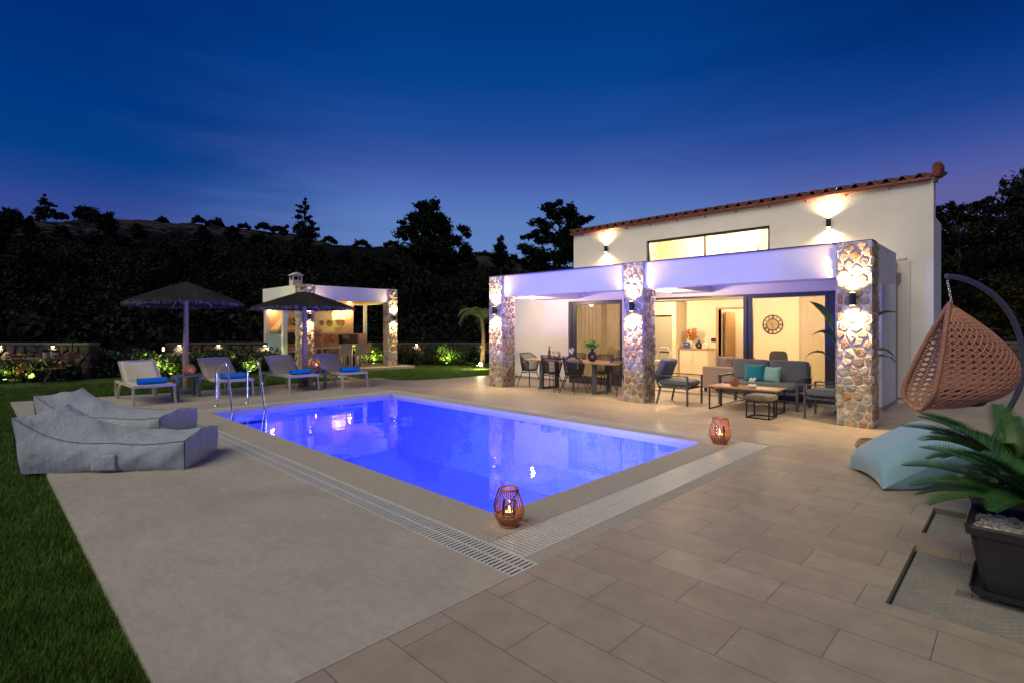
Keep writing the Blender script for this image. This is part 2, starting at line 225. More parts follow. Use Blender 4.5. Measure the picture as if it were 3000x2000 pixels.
# ------------------------------------------------------------------ mesh builder
class MB:
    def __init__(s): s.v = []; s.f = []
    def add(s, vs, fs):
        k = len(s.v); s.v += [tuple(p) for p in vs]; s.f += [tuple(i+k for i in f) for f in fs]; return s
    def box(s, x0, y0, z0, x1, y1, z1):
        return s.add([(x0, y0, z0), (x1, y0, z0), (x1, y1, z0), (x0, y1, z0), (x0, y0, z1), (x1, y0, z1), (x1, y1, z1), (x0, y1, z1)],
                     [(0, 3, 2, 1), (4, 5, 6, 7), (0, 1, 5, 4), (1, 2, 6, 5), (2, 3, 7, 6), (3, 0, 4, 7)])
    def bar(s, a, b, w, h=None, up=(0, 0, 1)):
        a, b = Vector(a), Vector(b); h = h or w; d = (b-a).normalized(); u = Vector(up)
        if abs(d.dot(u)) > .98: u = Vector((1, 0, 0))
        x = d.cross(u).normalized()*w/2; y = x.cross(d).normalized()*h/2
        vs = [a-x-y, a+x-y, a+x+y, a-x+y, b-x-y, b+x-y, b+x+y, b-x+y]
        return s.add(vs, [(0, 1, 2, 3), (7, 6, 5, 4), (0, 4, 5, 1), (1, 5, 6, 2), (2, 6, 7, 3), (3, 7, 4, 0)])
    def tube(s, pts, r, n=8, closed=False, caps=True):
        pts = [Vector(p) for p in pts]; m = len(pts); rr = r if isinstance(r, (list, tuple)) else [r]*m
        vs = []; fs = []; prev = None
        for i, p in enumerate(pts):
            if closed: d = pts[(i+1) % m]-pts[i-1]
            else: d = pts[min(i+1, m-1)]-pts[max(i-1, 0)]
            if d.length < 1e-9: d = Vector((0, 0, 1))
            d.normalize()
            if prev is None:
                u = Vector((0, 0, 1)) if abs(d.z) < .9 else Vector((1, 0, 0)); x = d.cross(u).normalized()
            else:
                x = prev-d*prev.dot(d); x = x.normalized() if x.length > 1e-6 else d.orthogonal().normalized()
            prev = x; y = d.cross(x)
            for k in range(n):
                a = 2*math.pi*k/n; vs.append(p+x*rr[i]*math.cos(a)+y*rr[i]*math.sin(a))
        for i in range(m if closed else m-1):
            j = (i+1) % m
            for k in range(n): fs.append((i*n+k, i*n+(k+1) % n, j*n+(k+1) % n, j*n+k))
        if caps and not closed: fs.append(tuple(range(n-1, -1, -1))); fs.append(tuple(range((m-1)*n, m*n)))
        return s.add(vs, fs)
    def lathe(s, prof, n=20, c=(0, 0, 0), close=True):
        vs = []; fs = []
        for r, z in prof:
            for k in range(n):
                a = 2*math.pi*k/n; vs.append((c[0]+r*math.cos(a), c[1]+r*math.sin(a), c[2]+z))
        m = len(prof)
        for i in range(m-1):
            for k in range(n): fs.append((i*n+k, i*n+(k+1) % n, (i+1)*n+(k+1) % n, (i+1)*n+k))
        if close: fs.append(tuple(range(n-1, -1, -1))); fs.append(tuple(range((m-1)*n, m*n)))
        return s.add(vs, fs)
    def prism(s, poly, z0, z1):
        n = len(poly); vs = [(x, y, z0) for x, y in poly]+[(x, y, z1) for x, y in poly]
        return s.add(vs, [tuple(range(n-1, -1, -1)), tuple(range(n, 2*n))]+[(i, (i+1) % n, n+(i+1) % n, n+i) for i in range(n)])
    def cushion(s, c, sx, sy, sz, e=.35, n=12, rot=None, puff=1):
        vs = []; fs = []; M_ = (Euler(rot).to_matrix() if rot else Matrix.Identity(3))
        def sp(v, p): return math.copysign(abs(v)**p, v)
        for i in range(n+1):
            la = -math.pi/2+math.pi*i/n
            for k in range(2*n):
                lo = 2*math.pi*k/(2*n)
                p = Vector((sx/2*sp(math.cos(la), e*puff)*sp(math.cos(lo), e), sy/2*sp(math.cos(la), e*puff)*sp(math.sin(lo), e), sz/2*sp(math.sin(la), .75)))
                vs.append(Vector(c)+M_ @ p)
        m = 2*n
        for i in range(n):
            for k in range(m): fs.append((i*m+k, i*m+(k+1) % m, (i+1)*m+(k+1) % m, (i+1)*m+k))
        return s.add(vs, fs)
    def pillow(s, c, sx, sy, th, rot=None, n=14, wr=.0):
        M_ = (Euler(rot).to_matrix() if rot else Matrix.Identity(3)); vs = []; fs = []
        for side in (1, -1):
            for i in range(n+1):
                for k in range(n+1):
                    u = 2*i/n-1; v = 2*k/n-1
                    h = ((1-u**4)*(1-v**4))**.5*(1-.25*(u*u+v*v)/2)
                    pin = 1-.10*(1-abs(u))*abs(v)**2-.0; pin2 = 1-.10*(1-abs(v))*abs(u)**2
                    wv = wr*math.sin(9*u+4*v)*math.sin(7*v-3*u)*(1-u*u)*(1-v*v)
                    p = Vector((sx/2*u*pin2, sy/2*v*pin, side*(th/2*h)+wv)); vs.append(Vector(c)+M_ @ p)
        w_ = n+1
        for sd in (0, 1):
            for i in range(n):
                for k in range(n):
                    q = [sd*w_*w_+i*w_+k, sd*w_*w_+(i+1)*w_+k, sd*w_*w_+(i+1)*w_+k+1, sd*w_*w_+i*w_+k+1]
                    fs.append(tuple(q if sd == 0 else q[::-1]))
        return s.add(vs, fs)
    def mesh(s, name, m, smooth=38, merge=False):
        me = bpy.data.meshes.new(name); me.from_pydata([tuple(p) for p in s.v], [], s.f); me.materials.append(m)
        if smooth:
            me.polygons.foreach_set('use_smooth', [True]*len(me.polygons)); me.set_sharp_from_angle(angle=R(smooth))
        me.update(); return me
    def build(s, name, m, parent=None, smooth=38, bevel=0, seg=2, subsurf=0, solid=0):
        ob = bpy.data.objects.new(name, s.mesh(name, m, smooth)); COL.objects.link(ob)
        if parent is not None: ob.parent = parent
        if subsurf:
            md = ob.modifiers.new('s', 'SUBSURF'); md.levels = md.render_levels = subsurf
        if solid: md = ob.modifiers.new('t', 'SOLIDIFY'); md.thickness = solid
        if bevel:
            md = ob.modifiers.new('b', 'BEVEL'); md.width = bevel; md.segments = seg; md.limit_method = 'ANGLE'; md.angle_limit = R(40)
        return ob
def np_mesh(name, V, F, m, parent=None, smooth=False):
    me = bpy.data.meshes.new(name); V = np.asarray(V, np.float32).reshape(-1, 3); F = np.asarray(F, np.int32); k = F.shape[1]
    me.vertices.add(len(V)); me.vertices.foreach_set('co', V.ravel()); me.loops.add(F.size); me.loops.foreach_set('vertex_index', F.ravel())
    me.polygons.add(len(F)); me.polygons.foreach_set('loop_start', np.arange(0, F.size, k, dtype=np.int32)); me.polygons.foreach_set('loop_total', np.full(len(F), k, np.int32))
    if smooth: me.polygons.foreach_set('use_smooth', [True]*len(F))
    me.update(calc_edges=True); me.materials.append(m)
    ob = bpy.data.objects.new(name, me); COL.objects.link(ob)
    if parent is not None: ob.parent = parent
    return ob
def leaf_quads(P, size, aspect=1.8, flat=0.0):
    P = np.asarray(P, np.float32); n = len(P); d = rng.normal(size=(n, 3)); d[:, 2] *= (1-flat); d /= np.linalg.norm(d, axis=1)[:, None]
    e = rng.normal(size=(n, 3)); e -= (e*d).sum(1)[:, None]*d; e /= np.linalg.norm(e, axis=1)[:, None]
    s_ = (size*rng.uniform(.6, 1.3, n))[:, None]
    a = P-d*s_*aspect/2; c = P+d*s_*aspect/2; b = P+e*s_/2; f = P-e*s_/2
    V = np.stack([a, b, c, f], 1).reshape(-1, 3); F = np.arange(4*n).reshape(-1, 4); return V, F
def tag(o, label=None, cat=None, group=None, kind=None):
    if label: o['label'] = label
    if cat: o['category'] = cat
    if group: o['group'] = group
    if kind: o['kind'] = kind
    return o
def thing(name, label, cat, loc=(0, 0, 0), rz=0, group=None):
    o = bpy.data.objects.new(name, None); COL.objects.link(o); o.location = loc; o.rotation_euler = (0, 0, rz); o.empty_display_size = .1
    return tag(o, label, cat, group)
def copy_tree(o, parent=None):
    c = o.copy(); COL.objects.link(c); c.parent = parent
    for ch in list(o.children): copy_tree(ch, c)
    return c
def dup(src, loc, rz, label):
    c = copy_tree(src); c.location = loc; c.rotation_euler = (0, 0, rz); c['label'] = label; return c
def lamp(kind, loc, power, col=(1, .72, .42), size=.03, parent=None, aim=None, cone=120, blend=.6, name='light'):
    l = bpy.data.lights.new(name, kind); l.energy = power; l.color = col
    if kind == 'AREA': l.shape = 'DISK'; l.size = size
    else: l.shadow_soft_size = size
    if kind == 'SPOT': l.spot_size = R(cone); l.spot_blend = blend
    o = bpy.data.objects.new(name, l); COL.objects.link(o); o.location = loc
    if aim is not None: o.rotation_euler = Vector(aim).to_track_quat('-Z', 'Y').to_euler()
    if parent is not None: o.parent = parent
    return o
def stones(mb, org, ud, vd, nd, W, Hh, sz=.2, h=.028, gap=.012, asp=1.25):
    org, ud, vd, nd = map(Vector, (org, ud, vd, nd)); pts = []; ny = max(1, round(Hh/sz)); nx = max(1, round(W/(sz*asp)))
    for j in range(-1, ny+1):
        for i in range(-1, nx+1):
            pts.append(((i+.5+(.25 if j % 2 else -.25)+random.uniform(-.30, .30))*W/nx, (j+.5+random.uniform(-.30, .30))*Hh/ny))
    for idx, (cx, cy) in enumerate(pts):
        if cx < -.2*sz or cx > W+.2*sz or cy < -.2*sz or cy > Hh+.2*sz: continue
        poly = [(0, 0), (W, 0), (W, Hh), (0, Hh)]
        for k, (qx, qy) in enumerate(pts):
            if k == idx or abs(qx-cx) > 3*sz*asp or abs(qy-cy) > 3*sz: continue
            mx_, my_ = (cx+qx)/2, (cy+qy)/2; dx, dy = qx-cx, qy-cy; out_ = []
            for a in range(len(poly)):
                p, q = poly[a], poly[(a+1) % len(poly)]; sp_ = (p[0]-mx_)*dx+(p[1]-my_)*dy; sq_ = (q[0]-mx_)*dx+(q[1]-my_)*dy
                if sp_ <= 0: out_.append(p)
                if sp_*sq_ < 0: t_ = sp_/(sp_-sq_); out_.append((p[0]+(q[0]-p[0])*t_, p[1]+(q[1]-p[1])*t_))
            poly = out_
            if len(poly) < 3: break
        if len(poly) < 3: continue
        gx = sum(p[0] for p in poly)/len(poly); gy = sum(p[1] for p in poly)/len(poly); rad = sum(math.hypot(p[0]-gx, p[1]-gy) for p in poly)/len(poly)
        if rad < .03: continue
        g_ = gap*random.uniform(.7, 1.9); shr = 1-g_/rad
        for _ in range(1):
            o2 = []
            for a in range(len(poly)):
                p, q = poly[a], poly[(a+1) % len(poly)]; o2 += [(p[0]*.82+q[0]*.18, p[1]*.82+q[1]*.18), (p[0]*.18+q[0]*.82, p[1]*.18+q[1]*.82)]
            poly = o2
        n = len(poly); poly = [(gx+(p[0]-gx)*shr*random.uniform(.86, 1.06), gy+(p[1]-gy)*shr*random.uniform(.93, 1.04)) for p in poly]
        hh = h*random.uniform(.5, 1.35); tu, tv = random.uniform(-.35, .35), random.uniform(-.35, .35); vs = []
        for sc_, hz in ((1, -.012), (.95, hh*.55), (.80, hh*.95), (.42, hh*1.0)):
            for (p, q) in poly:
                px_, py_ = gx+(p-gx)*sc_, gy+(q-gy)*sc_
                vs.append(org+ud*px_+vd*py_+nd*(hz+(0 if hz < 0 else hz*(tu*(p-gx)/rad+tv*(q-gy)/rad)*.7+random.uniform(-.12, .15)*h)))
        vs.append(org+ud*gx+vd*gy+nd*hh); fs = []
        for r_ in (0, 1, 2):
            for k in range(n): fs.append((r_*n+k, r_*n+(k+1) % n, (r_+1)*n+(k+1) % n, (r_+1)*n+k))
        for k in range(n): fs.append((3*n+k, 3*n+(k+1) % n, 4*n))
        mb.add(vs, fs)

# ================================================================== ground, deck, pool
def struct(mb, name, m, **k): o = mb.build(name, m, **k); o['kind'] = 'structure'; return o
g = MB()
for (x0, y0, x1, y1) in ((-160, -60, -12.6, 160), (-12.6, -60, -1, 1.2), (-12.6, 8.6, -1, 160), (-1, -60, 160, 160)):
    g.add([(x0, y0, -.05), (x1, y0, -.05), (x1, y1, -.05), (x0, y1, -.05)], [(0, 1, 2, 3)])
struct(g, 'lawn', GRASSM, smooth=0)
g = MB(); g.prism([(-15.68, .57), (-11.552, .57), (-11.552, 7.62), (-15.05, 7.62), (-15.02, 5), (-15.06, 3.2), (-15.5, 1.4)], -.12, 0)
g.prism([(-11.552, .57), (-2.362, .57), (-2.362, 2.42), (-11.552, 2.42)], -.12, 0)
struct(g, 'concrete_deck', CONC, smooth=0)
g = MB()
g.prism([(-15.05, 7.624), (7, 7.624), (7, 25), (-12.9, 25), (-13.0, 12), (-13.05, 10.6), (-13.3, 9.5), (-13.7, 9.1), (-14.3, 8.95), (-14.75, 8.8), (-15.0, 8.4)], -.12, 0)
for a in ((-2.358, -3, -.585, 7.62), (-.585, -3, 4, 3.71), (-.585, 4.86, 4, 5.19), (-.585, 5.98, 4, 7.62), (1.1, 3.71, 4, 4.86), (1.1, 5.19, 4, 5.98)):
    g.prism([(a[0], a[1]), (a[2], a[1]), (a[2], a[3]), (a[0], a[3])], -.12, 0)
struct(g, 'tiled_terrace', TILE, smooth=0)
X0, X1, Y0, Y1 = -10.95, -3.25, 3.14, 7.1; PD = -1.35
g = MB()
xs = (-11.25, X0, X1, -2.862); ys = (2.682, Y0, Y1, 7.33)
for (a, b, c, d) in ((xs[0], ys[0], xs[3], Y0), (xs[0], Y1, xs[3], ys[3]), (xs[0], Y0, X0, Y1), (X1, Y0, xs[3], Y1)): g.box(a, b, -.12, c, d, .004)
struct(g, 'pool_coping', COPE, smooth=0, bevel=.006, seg=1)
g = MB(); g.add([(X0, Y0, PD), (X1, Y0, PD), (X1, Y1, PD), (X0, Y1, PD)], [(0, 1, 2, 3)]); struct(g, 'pool_floor', MOSAIC, smooth=0)
g = MB()
g.add([(X0, Y1, PD), (X1, Y1, PD), (X1, Y1, -.12), (X0, Y1, -.12)], [(0, 1, 2, 3)]); g.add([(X0, Y0, PD), (X1, Y0, PD), (X1, Y0, -.12), (X0, Y0, -.12)], [(3, 2, 1, 0)])
struct(g, 'pool_long_walls', MOSAICX, smooth=0)
g = MB()
g.add([(X0, Y0, PD), (X0, Y1, PD), (X0, Y1, -.12), (X0, Y0, -.12)], [(0, 1, 2, 3)]); g.add([(X1, Y0, PD), (X1, Y1, PD), (X1, Y1, -.12), (X1, Y0, -.12)], [(3, 2, 1, 0)])
struct(g, 'pool_short_walls', brick_mat('pool_mosaic_end', (.20, .29, .85), (.15, .23, .80), (.10, .14, .5), .05, .05, .004, rough=.3, bump=0, var=.08, offset=0, vert='Y'), smooth=0)
g = MB(); g.add([(X0, Y0, -.06), (X1, Y0, -.06), (X1, Y1, -.06), (X0, Y1, -.06)], [(0, 1, 2, 3)]); struct(g, 'pool_water', WATER, smooth=0)
# drain gratings: channel with slats
def grate(x0, y0, x1, y1, alongx, label):
    t_ = thing('drain_grate', label, 'drain grate', (0, 0, 0), 0, 'slatted overflow grates around the pool')
    MB().box(x0, y0, -.11, x1, y1, -.05).build('channel', DITCH, t_, smooth=0)
    m = MB(); p = .040
    if alongx:
        k = x0
        while k < x1-.026: m.box(k, y0+.012, -.007, k+.025, y1-.012, -.001); k += p
        for q in (y0+.006, (y0+y1)/2, y1-.006): m.box(x0, q-.006, -.026, x1, q+.006, .0)
    else:
        k = y0
        while k < y1-.026: m.box(x0+.012, k, -.007, x1-.012, k+.025, -.001); k += p
        for q in (x0+.006, (x0+x1)/2, x1-.006): m.box(q-.006, y0, -.026, q+.006, y1, .0)
    m.build('slats', GRATE, t_, smooth=0)
grate(-11.55, 2.422, -2.362, 2.68, True, 'long white slatted grate between the near coping and the concrete deck')
grate(-2.86, 2.682, -2.5, 7.6, False, 'wide white slatted grate along the right end of the pool beside the plank tiles')
grate(-11.25, 7.332, -2.86, 7.62, True, 'white slatted grate on the far side of the pool towards the house')
grate(-11.55, 2.682, -11.252, 7.62, False, 'white slatted grate across the ladder end of the pool')
MB().prism([(-2.498, 2.682), (-2.362, 2.682), (-2.362, 7.62), (-2.498, 7.62)], -.12, -.002).build('grate_border', COPE, None, smooth=0)['kind'] = 'structure'
# pool fittings
for (x, y, d_, pw_, lb) in ((-8.1, Y0, (0, 1), 250, 'pool lamp in the near pool wall towards the ladder end'), (-4.6, Y0, (0, 1), 270, 'pool lamp in the near pool wall beneath the candle lantern corner'), (X1, 5.1, (-1, 0), 800, 'pool lamp in the short right pool wall facing the ladder')):
    t_ = thing('pool_lamp', lb, 'pool lamp', (x, y, -.95), 0 if d_[1] else R(90), 'underwater lamps')
    m = MB(); m.lathe([(.14, 0), (.14, .02), (.11, .03)], 20); q = m.build('rim', STEEL, t_); q.rotation_euler = (R(-90), 0, 0)
    m = MB(); m.lathe([(.10, .02), (.10, .034), (.0001, .04)], 20); q = m.build('lens', POOLG, t_); q.rotation_euler = (R(-90), 0, 0)
    lamp('AREA', (0, .06, 0), pw_, (.11, .13, 1.0), .22, t_, (0, 1, .25), name='pool_lamp_light')
t_ = thing('floor_drain', 'small round suction cover on the blue pool floor', 'pool drain', (-4.55, 4.3, PD)); MB().lathe([(.14, 0), (.13, .025), (.05, .035), (.04, .03)], 20).build('cover', PAPER, t_)
# ladder
t_ = thing('pool_ladder', 'polished steel pool ladder with two curved handrails at the left corner of the pool', 'pool ladder', (-11.9, 3.5, 0))
for y in (0, .6):
    pts = [(0, y, .0), (0, y, .60), (.02, y, .69), (.08, y, .75), (.5, y, .90), (.58, y, .90), (.645, y, .85), (.68, y, .74), (.93, y, .02), (.99, y, -.12), (1.02, y, -.30), (1.02, y, -1.0)]
    P_ = [Vector(p) for p in pts]; sm = []
    for i in range(len(P_)-1):
        p0, p1, p2, p3 = P_[max(i-1, 0)], P_[i], P_[i+1], P_[min(i+2, len(P_)-1)]
        for k in range(5):
            u = k/5; sm.append(.5*((2*p1)+(-p0+p2)*u+(2*p0-5*p1+4*p2-p3)*u*u+(-p0+3*p1-3*p2+p3)*u**3))
    sm.append(P_[-1]); m = MB(); m.tube(sm, .0215, 12); q = m.build('handrail', STEEL, t_)
    MB().lathe([(.055, 0), (.05, .012), (.025, .02)], 16, (0, y, .001)).build('flange', STEEL, t_)
for z in (-.28, -.52, -.76): MB().box(.96, .02, z, 1.07, .58, z+.025).build('step', mat('step_blue', (.02, .02, .25), .5), t_, bevel=.008)

# ================================================================== house
house = thing('house', 'white rendered villa with tiled roof edge, glass doors and a stone pillared veranda', 'house', (0, 0, 0))
def hp(mb, name, m=WHITE, parent=None, **k): return mb.build(name, m, parent or house, **k)
YW = 12.2; YU = 13.85
# ground-floor facade: openings d1 [-9.6,-7.77], d2 [-7.0,-2.76]
m = MB(); TZ = 2.345
m.box(-12.4, YW, 0, -9.6, YW+.25, 2.95); m.box(-7.77, YW, 0, -7.0, YW+.25, 2.95); m.box(-2.76, YW, 0, -1.98, YW+.25, 2.95)
m.box(-9.6, YW, TZ, -7.77, YW+.25, 2.95); m.box(-7.0, YW, TZ, -2.76, YW+.25, 2.95)
m.box(-2.2, YW+.25, 0, -1.98, YU-.002, 2.95); m.box(-12.4, YW+.25, 0, -12.15, 16.75, 2.95)
hp(m, 'ground_floor_wall', smooth=0)
m = MB(); m.box(-12.4, YW+.255, 2.953, -1.97, YU-.01, 3.02); hp(m, 'flat_roof', smooth=0)
# skirting
for bb in ((-12.3, YW-.012, .0, -9.66, YW-.001, .075), (-7.7, YW-.012, .0, -7.05, YW-.001, .075), (-2.3, YW-.012, 0, -1.97, YW-.001, .075), (-1.978, YW, 0, -1.966, YU-.02, .075)): hp(MB().box(*bb), 'skirting', mat('skirting_tile', (.30, .25, .21), .6, var=.1), smooth=0)
# upper wall with window opening [-7.99,-4.56] x [3.2,4.14]
m = MB(); m.box(-10.67, YU, 2.96, -7.99, YU+.35, 4.66); m.box(-4.56, YU, 2.96, -1.97, YU+.35, 4.66); m.box(-1.97, YU, 0, -1.36, YU+.35, 4.66); m.box(-7.99, YU, 4.14, -4.56, YU+.35, 4.66); m.box(-7.99, YU, 2.95, -4.56, YU+.35, 3.2)
m.box(-1.9, YU+.35, 0, -1.7, 19, 4.5)
hp(m, 'upper_wall', smooth=0)
m = MB(); m.box(-1.98, YU-.05, 0.1, -1.74, YU-.002, 3.02); m.box(-1.98, YU-.05, 3.02, -1.80, YU-.002, 3.10); hp(m, 'service_duct', mat('duct_render', (.62, .58, .54), .8), bevel=.03, seg=3)
m = MB(); m.tube([(-1.93, YU-.09, 2.75), (-1.93, YU-.09, 2.6), (-1.99, YU-.09, 2.5), (-1.99, YU-.09, .05)], .035, 10); hp(m, 'downpipe', mat('grey_pipe', (.25, .23, .22), .5))
# barrel tile edge
m = MB(); nx = 330; xa, xb = -10.78, -1.36; rows = [(13.74, 4.755), (13.76, 4.758), (15.0, 5.02), (16.5, 5.34)]
vs = []; 
for (y, z) in rows:
    for i in range(nx+1):
        x = xa+(xb-xa)*i/nx; ph = (x-xa)/.285*2*math.pi; s_ = math.sin(ph); vs.append((x, y, z+.055*(abs(s_)**.7*(1 if s_ > 0 else -1))))
fs = [(r*(nx+1)+i, r*(nx+1)+i+1, (r+1)*(nx+1)+i+1, (r+1)*(nx+1)+i) for r in range(3) for i in range(nx)]
m.add(vs, fs); hp(m, 'barrel_tiles', TERRA, smooth=60, solid=.022)
m = MB(); m.box(-10.7, 13.80, 4.664, -1.34, 14.3, 4.72); hp(m, 'tile_bedding', mat('bedding_mortar', (.62, .57, .50), .95, var=.15, vscale=6), smooth=0)
m = MB(); m.tube([(-10.75, 13.79, 4.665), (-1.4, 13.79, 4.665)], .05, 12)
hp(m, 'gutter', GUTTER)
for x in np.arange(-10.3, -1.6, .82): m2 = MB(); m2.bar((x, 13.80, 4.60), (x, 13.85, 4.58), .025, .02); hp(m2, 'gutter_bracket', GUTTER, smooth=0)
for (z, r_) in ((4.77, .08), (4.84, .085), (4.91, .08)):
    m = MB(); m.tube([(-1.31, 13.72, z-.02), (-1.29, 13.78, z), (-1.29, 14.2, z+.03)], [r_*.8, r_, r_], 12); hp(m, 'verge_cap', mat('dark_red_clay', (.22, .05, .04), .7, var=.3))
m = MB()
for i in range(6): m.box(-1.355+.006*i, 13.78, 4.60+.03*i, -1.30+.004*i, 14.0, 4.62+.03*i)
hp(m, 'corbel_tiles', TERRA, smooth=0)
# upper window
def frame(parent, name, x0, x1, z0, z1, y0, y1, wd, m_, bot=True):
    q = MB(); q.box(x0, y0, z0, x0+wd, y1, z1); q.box(x1-wd, y0, z0, x1, y1, z1); q.box(x0+wd, y0, z1-wd, x1-wd, y1, z1)
    if bot: q.box(x0+wd, y0, z0, x1-wd, y1, z0+wd)
    return q.build(name, m_, parent, smooth=0, bevel=.004, seg=1)
fw = frame(house, 'upper_window', -7.99, -4.56, 3.2, 4.14, YU+.06, YU+.14, .06, DARKF)
MB().box(-7.93, YU+.095, 3.26, -6.28, YU+.103, 4.08).build('pane', GLASS, fw, smooth=0); MB().box(-6.24, YU+.095, 3.26, -4.62, YU+.103, 4.08).build('pane', GLASS, fw, smooth=0)
MB().box(-6.28, YU+.08, 3.26, -6.24, YU+.12, 4.08).build('mullion', DARKF, fw, smooth=0)
# upper room
m = MB(); m.box(-9.0, 16.4, 2.75, -4.0, 16.5, 4.66); m.box(-9.1, YU+.36, 2.75, -9.0, 16.5, 4.66); m.box(-4.0, YU+.36, 2.75, -3.9, 16.5, 4.66); m.box(-6.0, 15.4, 2.75, -5.3, 15.45, 4.5)
hp(m, 'upper_room_walls', INWALL, smooth=0)
MB().box(-9.1, YU+.36, 4.50, -3.9, 16.5, 4.55).build('upper_ceiling', CEIL, house, smooth=0); MB().box(-9.1, YU+.36, 2.70, -3.9, 16.5, 2.74).build('upper_floor', WOOD, house, smooth=0)
t_ = thing('towel_rail', 'pale horizontal rail behind the right end of the upper window', 'rail', (-5.2, 14.9, 2.74)); m = MB(); m.tube([(0, 0, 0), (0, 0, 1.06)], .02); m.tube([(.75, 0, 0), (.75, 0, 1.06)], .02); m.tube([(0, 0, 1.06), (.75, 0, 1.06)], .02); m.tube([(0, 0, .8), (.75, 0, .8)], .02); m.build('rail_frame', STEEL, t_)
t_ = thing('ceiling_spotlight', 'small lit spotlight at the ceiling behind the upper window', 'ceiling light', (-5.0, 14.6, 4.49)); MB().lathe([(.0001, -.08), (.05, -.075), (.06, 0)], 14).build('bulb', BULB, t_)
lamp('POINT', (0, 0, -.15), 330, (1, .74, .40), .05, t_, name='upper_room_light')
t_ = thing('ceiling_light', 'ceiling light of the upper room behind the left window pane', 'ceiling light', (-7.1, 15.2, 4.49)); MB().lathe([(.10, -.03), (.10, 0)], 16).build('disc', BULB, t_)
lamp('POINT', (0, 0, -.15), 420, (1, .74, .40), .08, t_, name='upper_room_light')
# veranda beams and slab
m = MB(); m.box(-10.06, 9.96, 2.42, -6.24, 10.26, 2.98); hp(m, 'veranda_beam', smooth=0, bevel=.006, seg=1)
m = MB(); m.box(-5.80, 9.96, 2.42, -2.20, 10.26, 2.98); hp(m, 'veranda_beam', smooth=0, bevel=.006, seg=1)
m = MB(); m.box(-10.55, 10.262, 2.56, -1.76, YW-.002, 2.93); hp(m, 'veranda_slab', smooth=0)
for bb in ((-2.0, 10.27, 2.42, -1.75, YW-.01, 3.0), (-10.5, 10.27, 2.42, -9.2, YW-.01, 2.558), (-6.2, 10.27, 2.42, -5.3, YW-.01, 2.558)): hp(MB().box(*bb), 'cross_beam', smooth=0, bevel=.006, seg=1)
m = MB(); m.box(-10.6, 9.93, 2.982, -1.73, 10.3, 2.995); hp(m, 'parapet_trim', mat('dark_trim', (.05, .05, .055), .5), smooth=0)
def pillar(name, parent, x0, y0, x1, y1, z0, z1, sz=.14, h=.019, faces='SEW', mortar=MORTAR, stone=STONE):
    c = MB().box(x0, y0, z0, x1, y1, z1).build(name, mortar, parent, smooth=0)
    s_ = MB()
    if 'S' in faces: stones(s_, (x0, y0, z0), (1, 0, 0), (0, 0, 1), (0, -1, 0), x1-x0, z1-z0, sz, h, .009, 1.2)
    if 'E' in faces: stones(s_, (x1, y0, z0), (0, 1, 0), (0, 0, 1), (1, 0, 0), y1-y0, z1-z0, sz, h)
    if 'W' in faces: stones(s_, (x0, y1, z0), (0, -1, 0), (0, 0, 1), (-1, 0, 0), y1-y0, z1-z0, sz, h)
    s_.build('stones', stone, c, smooth=0); return c
random.seed(404)
for (x0, x1) in ((-10.55, -10.06), (-6.27, -5.80), (-2.22, -1.74)): pillar('stone_pillar', house, x0, 9.92, x1, 10.42, -.02, 2.98)
# sliding doors
fw = frame(house, 'sliding_door', -9.6, -7.77, .02, 2.345, YW+.04, YW+.16, .10, DARKF)
MB().box(-9.5, YW+.06, .12, -9.38, YW+.12, 2.245).build('sash', DARKF, fw, smooth=0); MB().box(-9.5, YW+.06, .12, -7.87, YW+.12, .22).build('sash', DARKF, fw, smooth=0)
MB().box(-9.38, YW+.085, .22, -7.9, YW+.095, 2.245).build('pane', GLASS, fw, smooth=0)
fw = frame(house, 'sliding_door', -4.60, -2.76, .02, 2.345, YW+.04, YW+.16, .09, DARKF)
MB().box(-4.51, YW+.06, .11, -4.40, YW+.12, 2.255).build('sash', DARKF, fw, smooth=0); MB().box(-2.96, YW+.06, .11, -2.85, YW+.12, 2.255).build('sash', DARKF, fw, smooth=0); MB().box(-4.40, YW+.06, .11, -2.96, YW+.12, .20).build('sash', DARKF, fw, smooth=0)
MB().box(-4.40, YW+.085, .20, -2.96, YW+.095, 2.255).build('pane', GLASS, fw, smooth=0)
MB().box(-7.0, YW+.04, 2.30, -4.602, YW+.16, 2.343).build('door_rail', DARKF, house, smooth=0); MB().box(-7.0, YW-.04, .002, -2.76, YW+.2, .035).build('door_threshold', mat('pale_sill', (.5, .47, .42), .4), house, smooth=0)
# interior shell
m = MB(); m.box(-12.15, 16.5, 0, -6.96, 16.7, 2.95); m.box(-6.05, 16.5, 0, -1.9, 16.7, 2.95); m.box(-6.96, 16.5, 2.16, -6.05, 16.7, 2.95); m.box(-2.45, YW+.26, 0, -2.25, 16.5, 2.69); m.box(-7.0, 18.0, 0, -5.6, 18.1, 2.7); m.box(-7.06, 16.7, 0, -6.965, 18.1, 2.7); m.box(-7.1, 16.7, 2.5, -5.5, 18.1, 2.6); m.box(-5.6, 16.7, 0, -5.5, 18.1, 2.7)
m.box(-6.98, 15.9, 0.03, -6.9, 16.49, 2.4) if False else None
hp(m, 'interior_wall', INWALL, smooth=0)
MB().box(-12.15, YW+.25, 2.46, -2.2, 16.5, 2.5).build('interior_ceiling', CEIL, house, smooth=0)
MB().box(-12.14, YW+.21, .004, -2.46, 18.0, .03).build('interior_floor', mat('interior_tile', (.48, .40, .30), .25, var=.05, vscale=2), house, smooth=0)
q = MB().box(-6.86, 16.72, .03, -6.82, 17.5, 2.1).build('inner_door', mat('oak_door', (.36, .22, .11), .5, var=.15, stretch=(8, 8, 1)), house, smooth=0)
